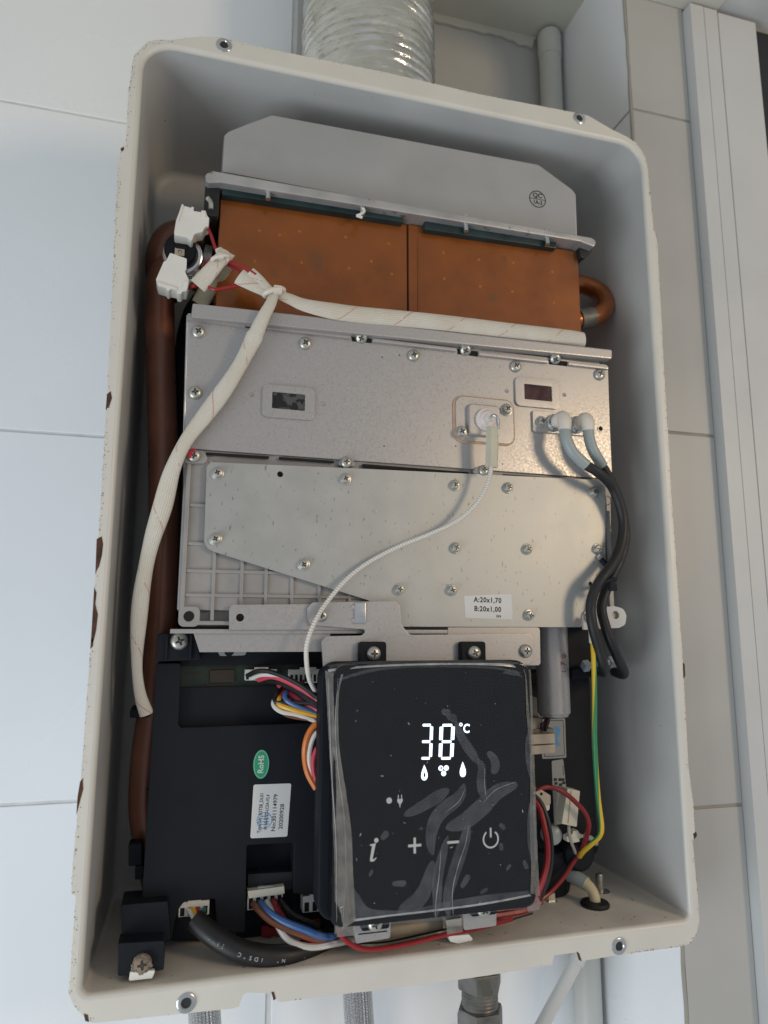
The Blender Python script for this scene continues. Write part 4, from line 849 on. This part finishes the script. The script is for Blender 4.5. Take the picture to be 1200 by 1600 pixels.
blob([(173.1,-18.5,61.8),(170.2,-18.5,53.1),(167.3,-18.5,42),(166.9,-18.5,32.1),(166.1,-18.5,23.5)],2.8)
blob([(164.7,-18.5,50.4),(161.8,-18.5,40.1),(156.4,-18.5,32.2),(146.3,-18.5,27.8)],4.2)
for a,r_ in (([(131.5,-18.5,45.9),(133.1,-18.5,48.7)],1.1),([(143.3,-18.5,41.4),(150.7,-18.5,41)],1.7),([(137.6,-18.5,62.5),(141,-18.5,66.2)],1.9),([(201.8,-18.5,65.8),(205.1,-18.5,63.1)],1.4),
             ([(202.3,-18.5,56.3),(202.9,-18.5,52.5)],1.4),([(205.2,-18.5,42.6),(207.8,-18.5,45.2)],1.0),([(180.1,-18.5,36.4),(184.4,-18.5,42.1)],1.9),([(190.3,-18.5,33),(194.6,-18.5,34.5)],1.2),
             ([(215.2,-18.5,46.8),(217.3,-18.5,42.2)],1.4),([(157.6,-18.5,66),(159.6,-18.5,66.7)],.8)):
    m_=[tuple((a[0][i]+a[1][i])/2 for i in range(3))]; blob([a[0],m_[0],a[1]],r_)
def ribbon(lp,rp,m='fold',name='film_fold',n=7,amp=.5,sub=10):
    A=spline(lp,sub); B=spline(rp,sub); t=NB(); rows=[]
    ph=[random.uniform(0,6) for _ in range(4)]
    for i,(a,b) in enumerate(zip(A,B)):
        row=[]
        for k in range(n+1):
            u=k/n; p=a.lerp(b,u); y=p.y-amp*(.5+.5*math.sin(u*7+ph[0]+.25*math.sin(i*.21+ph[1])))*math.sin(math.pi*min(1,u*1.02))-random.uniform(0,.07)
            row.append(t.verts.new((p.x+random.gauss(0,.05),y,p.z)))
        rows.append(row)
    for r0,r1 in zip(rows[:-1],rows[1:]):
        for k in range(n): t.faces.new((r0[k],r0[k+1],r1[k+1],r1[k]))
    bmesh.ops.recalc_face_normals(t,faces=t.faces)
    o=mesh_obj(name,t,m,pf,smooth=80,wn=False); sd=o.modifiers.new('thickness','SOLIDIFY'); sd.thickness=.00006
    return o
Y0=-18.6
ribbon([(108.9,-12,145.2),(109.8,-14,128.6),(110.7,-16,110),(112.4,-17.5,82.6),(113.7,-18,55.8),(114.3,-18,38.2),(114.7,-17,20.5)],[(117,-18.6,143.5),(114.8,-18.6,132.1),(115.4,-18.6,108.6),(119.3,-18.6,85.4),(122.1,-18.6,67.2),(123.3,-18.6,46.3),(124.8,-18.6,26.4)])
ribbon([(110,-13,148.1),(125.9,-15,149.7),(153.9,-15,150.1),(183,-15,150.2),(209.5,-15,149.6),(223.9,-14,146)],[(114.3,-18.6,140.4),(133.6,-18.6,144.9),(152.7,-18.6,146.6),(181.5,-18.6,146.3),(200.1,-18.6,145.4),(216,-18.6,142.8)],m='bubble')
ribbon([(109.6,-15,146),(125.2,-18,147.6),(152.8,-18.4,148.6),(181.6,-18.4,148.7),(207.9,-18.2,148.1),(220,-17,145.5)],[(110.3,-15,144.7),(125,-18.6,146.6),(152.7,-18.6,147.6),(181.5,-18.6,147.7),(207.7,-18.6,146.7),(219.6,-17,144.4)],m='crease',n=3,amp=.2)
ribbon([(218.4,-18.6,144.9),(219.4,-18.6,139.4),(219.5,-18.6,119.7),(220.6,-18.6,106.2),(220.5,-18.6,83.1),(219.5,-18.6,63.7),(219.6,-18.6,44.6),(218.7,-18.6,30.2)],[(225,-14,144.6),(224.9,-15,132.8),(224.5,-16,115.8),(224.6,-16,95.6),(224.7,-16,75.8),(224.7,-16,56.2),(225.1,-16,37),(225.5,-16,27.5)])
ribbon([(207.7,-18.6,145.3),(213.8,-18.6,144.2),(218.2,-18.6,140.1)],[(206.1,-18.6,143),(211.4,-18.6,141.9),(216,-18.6,141.5)],m='bubble',n=3,amp=.1)
ribbon([(220.9,-18.6,116.2),(218.3,-18.6,106.3),(218.3,-18.6,96.3),(220.6,-18.6,85.7)],[(222.1,-18.6,116.2),(221.7,-18.6,106.2),(221.7,-18.6,96.2),(221.4,-18.6,85.7)],m='bubble',n=4,amp=.1)
ribbon([(223.2,-18.6,82.9),(219,-18.6,72.8),(217.8,-18.6,57.4),(219.3,-18.6,46.5)],[(223.6,-18.6,82.9),(222.8,-18.6,72.5),(223,-18.6,57.1),(223,-18.6,46.2)],m='bubble',n=4,amp=.1)
ribbon([(122.1,-18.6,42.9),(126.6,-18.6,37.3),(132.5,-18.6,30.9),(152.3,-18.6,28.7),(172.7,-18.6,30.7),(193.7,-18.6,31.8),(217.6,-18.6,31.6)],[(123.8,-18.6,26.8),(130.9,-18.6,27),(140.4,-18.6,27.2),(159,-18.6,27.2),(179.6,-18.6,27.7),(197.2,-18.6,28.2),(218.3,-18.6,29)],m='bubble',amp=.2)
ribbon([(123.5,-18.6,27.1),(142.3,-18.6,27.3),(165.8,-18.6,27.5),(193.7,-18.6,28.2),(218.3,-18.6,29.9)],[(123.7,-18,25.7),(142.5,-18,26.2),(166,-18,26.3),(193.9,-18,27),(219.3,-18,28.7)],m='crease',n=3,amp=.2)
ribbon([(123.7,-18,25.7),(142.5,-18,26.2),(166,-18,26.3),(193.9,-18,27),(217.9,-18,28.9)],[(125.5,-16,21.3),(143.1,-16,21.9),(168,-16,21.2),(194.7,-16,22.3),(217.9,-16,21.9)],m='bubble',amp=.6)
def crease(pts,r=.16):
    mesh_obj('film_crease',tube(pts,r,n=6,sub=8,rfn=lambda t:.4+1.0*math.sin(math.pi*t)),'crease',pf)
crease([(169.2,-18.6,54.7),(168,-18.6,42.6),(166.5,-18.6,33.7),(165.8,-18.6,24.2)]); crease([(184.8,-18.6,66),(182.5,-18.6,56.8),(178.5,-18.6,47.2),(175.2,-18.6,35.3),(175.4,-18.6,23.8)]); crease([(212,-18.6,86.2),(200.4,-18.6,82.9),(191.8,-18.6,75.7)],.12)
crease([(183,-18.6,84.5),(179.3,-18.6,78.3),(171.1,-18.6,72.8)],.12); crease([(114.3,-18.6,140.4),(113.3,-18.6,119.6),(114.9,-18.6,97.9),(118.5,-18.6,73.4),(119.4,-18.6,52.5),(121.6,-18.6,29)],.14); crease([(109.8,-16,141.5),(111.8,-17.6,97.8),(114.5,-18.4,61.7),(115.4,-18,26.5)],.18)
crease([(116.7,-18.6,85.6),(119.6,-18.6,58.4),(118.4,-18.6,26.4)],.10); crease([(194.1,-18.6,94.2),(193.9,-18.6,86.1),(194.8,-18.6,79.3)],.1)
lint=NB()
for k in range(46):
    x=random.uniform(116,220); z=random.uniform(28,145); r_=random.choice((.09,.10,.12,.2)); a=random.random()*3; l=random.choice((0,0,0,0,.5))
    box(x-r_-l,x+r_+l,-18.42,-18.3,z-r_*.8,z+r_*.8,0,bm=lint,rot=('Y',a*57))
o=mesh_obj('lint',lint,'mark',pf,smooth=0); o['kind']='stuff'
for q in ([(114.9,26.2),(125.2,26.4),(124.9,19.2),(115.7,19.5)],[(216.1,27.4),(222.1,29.4),(225.3,24.7),(223.7,21.7),(217.4,21.1)],[(171.8,21.5),(180.5,21.8),(180.8,15.2),(172.4,14.8)]):
    mesh_obj('film_flap',prism(q,-17.8,-17.6),'fold' if len(q)<7 else 'bubble',pf)
# ================================================================== wires on the left of the display
GW=None
def wp_(label,m,pts,r=1.25): return wire(label,pts,r,m,'loose wires round the control box and display')
wp_('black lead arching over the top of the bundle from the left socket','w_black',[(72.5,27,140.8),(78.4,20,143.8),(86.4,14,142.7),(97.8,8,137.5),(108.8,4,129.6)],1.3)
wp_('white lead under the topmost black lead from the left socket','w_white',[(74.6,27,139.3),(80.8,19,141.8),(89.8,13,140.7),(99.6,8,134.8),(109.5,4,126.9)],1.2)
wp_('thick red lead below the white one from the left socket','w_pink',[(78.9,27,138.6),(85.1,17,140.8),(93.8,11,138),(102.3,7,132.8),(110.2,4,125.6)],1.5)
wp_('thick black lead crossing the middle of the bundle','w_black',[(84.6,27,138.1),(90.4,17,137.7),(98.2,10,133.3),(104.6,6,128.8),(110.9,4,124.2)],2.0)
wp_('pink red lead diving diagonally behind the black leads','w_pink',[(90.2,26,135.7),(94.5,15,132.3),(99.9,9,128),(109.6,4,122.9)],1.5)
wp_('brown lead from the right socket behind the bundle','w_brown',[(104.1,27,137.5),(100.9,20,133.1),(96.5,14,129.6),(89.9,11,125.4),(93.2,9,120.8),(109.7,4,118.3)],1.1)
wp_('black lead looping round the left end of the bundle','w_black',[(96,26,136.3),(89.1,17,132.9),(86.3,13,129.3),(88.4,10,127.5),(97.9,7,127.6),(110.2,4,126.9)],1.2)
wp_('red lead curving beside the black loop','w_red',[(97.4,26,135.5),(91.8,16,133),(89.3,12,128.6),(92.4,9,126.2),(101.4,7,124.8),(111,4,122.9)],1.2)
wp_('blue lead curving through the bundle','w_blue',[(98.9,26,134.8),(92.4,13,132.5),(91.6,9,129.5),(95.5,7,126.6),(102.8,5,123.7),(111,4,120.9)],1.3)
wp_('yellow lead at the bottom of the bundle','w_yellow',[(95.3,26,132.1),(89.4,13,129.9),(88.4,10,126.8),(93.5,7,124.7),(101.1,5,122.7),(111,4,120.2)],1.4)
wp_('brown lead below the yellow one','w_brown',[(94.7,26,130),(89.2,14,127.8),(89.3,11,125.4),(94.7,8,122.9),(103.1,6,120.9),(111,4,118.9)],1.2)
wp_('white lead forming the lowest left loop of the bundle','w_white',[(93.9,26,133.5),(87.2,15,129.7),(85.9,12,126),(89.7,9,122.9),(98.1,7,121.3),(111.1,4,116.9)],1.3)
wp_('grey lead just inside the lowest white loop','w_grey',[(91.9,10,123.4),(96.5,8,121.8),(103.1,6,119.6),(111.1,4,116.3)],1.2)
wp_('orange lead bulging left of the display edge','w_orange',[(110.4,4,117.6),(105.9,4,115.1),(102.8,5,108.9),(102.1,6,100.6),(103.8,5,91.6),(108.2,4,83.9)],1.6)
wp_('white lead beside the bulging orange lead','w_white',[(111.1,4,114.3),(107,4,111.1),(104.9,5,105.2),(104.4,5,97.4),(106.3,5,89.3),(109.6,4,81.9)],1.3)
wp_('pink lead nearest the display edge beside the white one','w_pink',[(111.2,4,107.1),(107.9,4,103.3),(106.3,4,97.5),(107.1,4,90.4),(110.3,4,83.8)],1.3)
# ---- bottom left
wire('short white lead entering the cable from the four pin socket',[(46.4,26,22.9),(48.3,22,21.7),(50.2,18,19.9)],1.2,'w_white','loose wires round the control box and display')
wire('short yellow lead entering the cable from the four pin socket',[(48.3,26,23.4),(49.9,22,22.2),(51.2,18,19.8)],1.2,'w_yellow','loose wires round the control box and display')
wire('short red lead entering the cable from the four pin socket',[(51.2,26,23.1),(51.5,22,22),(51.8,18,19.8)],1.2,'w_dred','loose wires round the control box and display')
wire('short teal lead entering the cable from the four pin socket',[(54.4,26,22.8),(53.4,22,21.8),(52.4,18,19.7)],1.2,'w_teal','loose wires round the control box and display')
bc=thing('sheathed_cable','thick black sheathed cable with white print resting on the case floor','cable')
cpts=[(49.9,20,20.1),(55.4,16,16.3),(62.6,12,12),(72,9,7.7),(83.1,8,4.6),(94.5,9,2.9),(105,13,2.3),(114.3,18,3),(122.4,24,3.7)]
mesh_obj('sheath',tube(cpts,5.3,n=20,sub=8),'rubber',bc)
CS=spline(cpts,8)
def cable_text(chars,i0,step,size):
    for k,ch in enumerate(chars):
        f_=i0+k*step; i=int(f_); p=CS[i].lerp(CS[min(i+1,len(CS)-1)],f_-i); tg=(CS[i+1]-CS[i]).normalized()
        text('cable_print',ch,size,'mark',bc,(p.x,p.y-5.42,p.z),math.degrees(math.atan2(tg.z,tg.x))+180,depth=.1)
cable_text('V00E',11.0,2.0,2.1); cable_text('C°SDi',23.5,2.0,2.0); cable_text('°N',37,2.0,1.7); cable_text('V00E',47,2.,1.7)
wp_('brown lead from the five pin socket dropping behind the display','w_brown',[(79.8,27,22.6),(81.9,20,21.7),(88.2,14,17.6),(99.3,10,13.1),(114.2,9,8.3),(132.5,22,3.4)],1.7)
wp_('blue lead from the five pin socket dropping behind the display','w_blue',[(83.5,27,22.9),(85.7,19,21.6),(93,13,18.1),(104.1,9,14.2),(115.9,9,9.4),(134.8,24,3.7)],1.9)
wp_('white lead from the five pin socket sagging lowest','w_white',[(86.9,27,22.9),(88.5,20,20.4),(91.3,14,15.5),(96.8,10,9.2),(107.6,9,5.4),(121.2,10,5.4),(141.5,22,1.8)],1.7)
wp_('red lead from the five pin socket dropping behind the display','w_dred',[(90.6,27,23.2),(91.9,20,20.7),(97.4,15,14.5),(106.2,11,9),(119.7,11,6.4),(140.2,24,2.5)],1.7)
wp_('black lead from the five pin socket dropping behind the display','w_black',[(94.1,27,23.2),(96.2,22,20.9),(101.8,18,16.7),(113.4,14,12.7)],1.7)
rc=thing('red_clip','small red plastic clip under the five pin socket','clip')
mesh_obj('body',prism(fillet([(85.5,7.3),(88.9,7.6),(90.4,5.9),(94.2,6.4),(96.7,4.9),(96.1,1.1),(91.9,2.2),(89.8,1.1),(85.6,2.2)],.6),36,42,bv=.3),'w_dred',rc)
mesh_obj('body_bar',prism(fillet([(105.4,7.9),(118.3,7.3),(118.4,3.3),(105.5,3.3)],.6),38,44,bv=.3),'w_dred',rc)
wp_('red lead sweeping below the display across the case floor','w_red',[(120.8,4,14.4),(122.7,0,11.5),(130.5,-1,6.6),(140.9,0,4.5),(158.8,2,4.5),(177.3,4,5.6),(197.3,8,5.2),(223.1,14,5.7)],1.2)
wp_('black lead lying just above the sweeping red lead','w_black',[(131.5,3,5.8),(145.4,4,4.5),(163.3,5,5.4),(182,7,6.2),(206.6,12,5.4),(237.1,18,7)],1.7)
wp_('dark red lead ending near the display corner','w_dred',[(206.7,12,9.4),(219.2,14,8.8),(232.1,16,8.9),(244.4,20,11.1)],2.0)
rp=thing('floor_pipe','beige round pipe lying behind the red lead under the display','pipe')
mesh_obj('pipe',tube([(129,22,3.7),(157.8,22,4.7),(196.2,24,5.4),(228.8,26,5)],5.0,n=16),'beige',rp)
# ================================================================== right of the display
gv=thing('gas_valve','black gas valve body with two grey stickers behind the display','gas valve')
mesh_obj('body',prism(fillet([(231.7,139.4),(302.3,138.5),(302,84.8),(303.6,25),(292.1,18.1),(268.4,20),(228.9,23.1)],[1,2,1,4,4,3,1]),52,90,bv=1.2),'blackp',gv)
mesh_obj('lower_bulge',lathe([(0,-4),(14,-4),(17,2),(17,22),(0,22)],24,at=(268,58,27),axis=(0,.2,-1)),'blackp',gv)
mesh_obj('lower_bulge',lathe([(0,0),(9,0),(10,2),(10,14),(8,16),(0,16)],24,at=(284,56,27)),'blackp',gv)
mesh_obj('top_module',prism(fillet([(274.1,173.1),(302.1,175.8),(300.5,137.4),(279.9,136.5),(273.7,143.8)],1),36,60,bv=.8),'blackp',gv)
mesh_obj('module_ledge',prism(fillet([(277.3,141.6),(298.3,143.7),(297.9,137.3),(277,135.2)],.8),32,40,bv=.6),'blackp',gv)
s=mesh_obj('round_corner_sticker',prism(fillet([(265.3,108.8),(282.6,109.1),(282.4,84),(264.9,84)],1),51.8,52.1),'paperd',gv)
x0,x1,z0,z1=bb([(266.6,108),(281.6,107.9),(281,85.3),(266.2,85.1)])
mesh_obj('sticker_border',prism(rrect(x0,x1,z0,z1,.8),51.76,51.9,[rrect(x0+.4,x1-.4,z0+.4,z1-.4,.6)]),'ink',s)
(x,z),=[(276,98)]; mesh_obj('blue_stamp',prism([(x-2+1.2*math.sin(k*.5),z+6-k) for k in range(13)]+[(x+1.6+1.2*math.sin(k*.6),z+6-k) for k in range(12,-1,-1)],51.7,51.9),'inkblue',s)
s=mesh_obj('tall_sticker',prism(fillet([(271.7,82.5),(280.1,83.3),(283,44.4),(271.9,42.8)],1),51.8,52.1),'paperd',gv)
for k,(x,z) in enumerate([(273.9,70.9),(277.2,70.7),(279.5,70.6),(274.3,68.5),(277.5,67.5),(279.9,68.6),(275.6,65.7),(278.3,65.1)]):
    mesh_obj('code_block',box(x-1.2,x+1.0,51.72,51.9,z-.9,z+.8,0),'ink',s)
(x,z),=[(279.7,76.2)]; mesh_obj('code_line',box(x-.2,x+.2,51.72,51.9,z-3,z+3,0),'ink',s)
sv=thing('solenoid_coil','beige two layer metal coil poking out right of the display','solenoid')
mesh_obj('layer',prism(fillet([(242.8,103.4),(260.6,103.5),(260.8,97.5),(242.6,97.4)],.8),26,48,bv=.6),'beige',sv)
mesh_obj('layer',prism(fillet([(241.7,96.7),(260.8,97.1),(260.5,91.8),(241.5,91.5)],.8),26,48,bv=.6),'beige',sv)
mesh_obj('top_plate',prism(fillet([(246.9,105.2),(264.6,105.4),(264.5,101.9),(246.8,102.2)],.5),34,50,bv=.4),'brass',sv)
mesh_obj('stem',prism(fillet([(247.3,111.9),(257.9,112),(258.1,103.4),(247,103.4)],.5),36,46,bv=.5),'beige',sv)
mesh_obj('upper_block',prism(fillet([(250.7,125.5),(260.5,123),(271,112.4),(259.2,111.5),(250.2,112.6)],.8),40,52,bv=.6),'beige',sv)
(x,z),=[(257.9,105.3)]; mesh_obj('brass_nub',lathe([(0,-1),(2,-1),(2,3),(1.5,3.6),(0,3.6)],14,axis=(0,0,1),at=(x,36,z)),'brass',sv)
lvr=thing('valve_block','small beige metal block at the lower right display edge','valve')
mesh_obj('block',prism(fillet([(242.3,69.7),(249.2,71.6),(255.4,67.9),(255.2,62.8),(248.8,61.4),(242,61.8)],.8),24,40,bv=.6),'beige',lvr)
mesh_obj('foot',prism(fillet([(247.1,62.2),(255.2,62.4),(254.7,59.5),(250.3,57.6),(247,59.3)],.6),25,38,bv=.5),'ivory',lvr)
(x,z),=[(249,69.2)]; hole(lvr,x,24,z,.9)
pl=thing('plug_housing','upright ivory plug housing among wires at the lower right','plug')
hq=[(272.3,69),(281.2,67),(277.9,45.9),(267.4,48.5)]
mesh_obj('housing',prism(fillet(hq,.7),34,42,bv=.5),'ivory',pl)
(a1,b1),(a2,b2)=[(274.8,67.4),(271.8,48.8)]; mesh_obj('groove',tube([(a1,34,b1),(a2,34,b2)],.45,n=6),'beige',pl)
wire('thin white lead leaving the bottom of the ivory plug housing',[(274.7,38,46.4),(274.5,38,42.3),(275.6,38,37),(279.1,40,30.2),(280.6,42,27.2)],1.0,'w_grey','loose wires round the control box and display')
sc=thing('wire_clip','pale star shaped wire clip at the lower right','clip')
mesh_obj('body',prism(fillet([(272.8,39.6),(276.9,40.9),(277.4,42.7),(281,42.8),(281.8,40.5),(284.5,39.9),(284.4,38.1),(281.7,37.9),(282.1,36),(277.1,35.6),(273.1,36.6)],.6),38,43,bv=.4),'ivory',sc)
mesh_obj('peg',tube([(287.9,42,38.1),(293.6,44,35.2),(297.9,46,31.7)],1.8,n=10),'hood',sc)
sc=thing('round_cap','milky round cap in the shadow left of the star clip','disc')  # a round plastic cap, domed rather than a flat disc
(x,z),=[(267.5,39)]; mesh_obj('cap',lathe([(0,-6),(6.2,-6),(6.4,2),(5.6,4.6),(3,5.6),(0,5.8)],20,at=(x,48,z),axis=(-.2,-1,.1)),'silic_g',sc)
wire('red lead arching over the plug housing at the lower right',[(246.8,26,70.5),(252.8,26,72.4),(259.7,26,71.3),(266.9,26,67.6),(274.7,27,61.3),(280.3,28,55.6),(283.8,30,48.2),(284.5,34,40.4),(283.9,38,33.4),(283.8,42,27.4)],1.5,'w_dred','loose wires round the control box and display')
wire('bright red lead bulging along the right display edge',[(236,10,70.2),(238.7,7,64.8),(239.6,4,56.8),(240.7,3,47.4),(240.9,4,38),(239.6,6,29),(237.7,9,20.8),(237.5,12,15.8)],1.75,'w_red','loose wires round the control box and display')
wire('black lead hugging the bright red lead on its right',[(237.5,12,71.8),(241.2,10,67.4),(243.5,8,59.7),(245,7,49.5),(245.5,8,38.1),(244.6,10,28.1),(242.6,13,19.1),(241.1,16,13.5)],1.6,'w_black','loose wires round the control box and display')
wire('dark red lead running diagonally over the case floor to the valve',[(244.2,22,10.5),(252.9,24,13.9),(264.9,30,18.8),(274.2,36,23.5),(280.7,40,27),(284.9,42,32.2)],1.3,'w_dred','loose wires round the control box and display')
wire('black lead alongside the diagonal dark red lead',[(246.9,24,11.6),(257.7,28,15.7),(269,34,20.8),(277.4,39,25.3),(282.9,42,29.3)],1.3,'w_black','loose wires round the control box and display')
wire('short black lead going into the top of the coil',[(259.3,30,114.6),(258.2,30,110),(256.9,32,104.4)],1.2,'w_black','loose wires round the control box and display')
wire('short dark red lead behind the black lead into the coil',[(257.9,34,115.7),(259.5,34,111.8),(257.6,35,105.5)],1.2,'w_dred','loose wires round the control box and display')
el=thing('earth_lead','yellow and green earth lead hanging down the right side','lead')
ep=[(270.4,-4,169.9),(270.6,-5,160.6),(270.7,-5,145.8),(270.8,-4,127.4),(270.9,-2,105.5),(272,0,87.2),(274.6,3,68.8),(277.8,6,53.7),(278.7,10,47),(278.2,18,40.6),(278.3,28,33.6),(280.2,36,28.2)]
mesh_obj('lead',tube(ep,1.5,n=12,sub=10),'earth',el)
mesh_obj('crimp',tube([(270.1,-4,173.3),(269.8,-5,169.9),(270.4,-5,164.3),(270.5,-5,158.7)],2.0,n=12,sub=4),'ivory',el)
mesh_obj('red_band',tube([(270.1,-3.5,174.8),(269.4,-5,171)],2.25,n=12,sub=4),'redpaint',el)
for i,pts in enumerate(([(280.9,24,143.9),(285,24,144.3),(292.4,24,145.4)],[(301.9,20,147),(297.2,20,146.3),(291.7,20,145.6)])):
    t=thing('clear_tie',('clear plastic joint on the black module left of the earth lead','clear plastic joint between the two ignition cable ends')[i],'cable tie','clear joints below the ignition cables')
    mesh_obj('barrel',tube(pts,2.2,n=8,sub=3),'ice',t); mesh_obj('head',tube([pts[0],pts[1]],3.6,n=4,sub=3),'ice',t)
# ---- floor grommet with drain tube
dt=thing('drain_tube','yellowed drain tube bending into a black rubber grommet on the case floor','tube')
(gx,gy),=[(286.8,31.8)]
mesh_obj('grommet',lathe([(0,0),(8.6,0),(8.8,1.6),(8.0,2.6),(4.4,3.4),(3.6,2.6),(0,2.6)],32,axis=(0,0,1),at=(gx,gy,.5)),'rubber',dt)
mesh_obj('tube',tube([(gx,gy,1),(gx,gy,5),(gx-.6,gy+2,9),(gx-3,gy+6,12.5),(gx-7,gy+12,14)],3.3,n=16,sub=8),'yellowed',dt)
mesh_obj('grey_sleeve',tube([(gx-2.4,gy+5,11.8),(gx-6,gy+11,13.8),(gx-12,gy+22,15),(gx-22,gy+40,17)],4.2,n=16,sub=8),'silic_g',dt)
# ================================================================== below the heater
def hose(label,x,y,r,tilt,n='braided_hose'):
    t=thing(n,label,'hose','braided hoses under the case')
    mesh_obj('braid',tube([(x,y,-12),(x+tilt*.3,y,-50),(x+tilt,y,-140)],r,n=40,sub=10),'hose',t)
    mesh_obj('ferrule',lathe([(r*.7,0),(r+.9,0),(r+.9,18),(r*.7,18)],28,axis=(0,0,1),at=(x,y,-17.2)),'steel',t)
    return t
(x,z),=[(54.9,-42.7)]; hose('steel braided hose at the lower left under the case',x,52,8.6,14)
(x,z),=[(142.2,-49.8)]; hose('steel braided hose under the middle of the case',x,58,8.6,10)
ft=thing('brass_fitting','dull brass gas fitting with hex nut under the case','pipe fitting')
(x,z),=[(222.1,-54.6)]; (x2,z2),=[(222.3,-44.6)]; (x3,z3),=[(222,-58.8)]
mesh_obj('threaded_nipple',lathe([(10,40)]+[(10.6+.5*(k%2),38-k*1.0) for k in range(60)]+[(10,-22)],32,axis=(0,0,1),at=(x-1,58,z2-24)),'brass',ft)
mesh_obj('lock_nut',lathe([(10,0),(13.4,.6),(14,2),(14,10),(13.4,11),(10,11)],6,axis=(0,0,1),at=(x-1,58,z2-4)),'brass',ft)
mesh_obj('hex_nut',lathe([(10,0),(13.8,0),(14.6,-2.4),(14.6,-60),(13,-62),(10,-62)],6,axis=(0,0,1),at=(x-1,58,z3)),'brass',ft)
wc=thing('white_cable','white plastic tube slanting down from the case bottom','tube')
mesh_obj('tube',tube([(298.1,70,-41.8),(286.1,70,-58),(268.8,70,-80.5),(246.6,70,-109.9)],4.2,n=16,sub=3),'pvc',wc)
mesh_obj('end_fitting',tube([(298.1,70,-41.8),(294.1,70,-47.5)],4.8,n=16,sub=3),'pvc',wc)
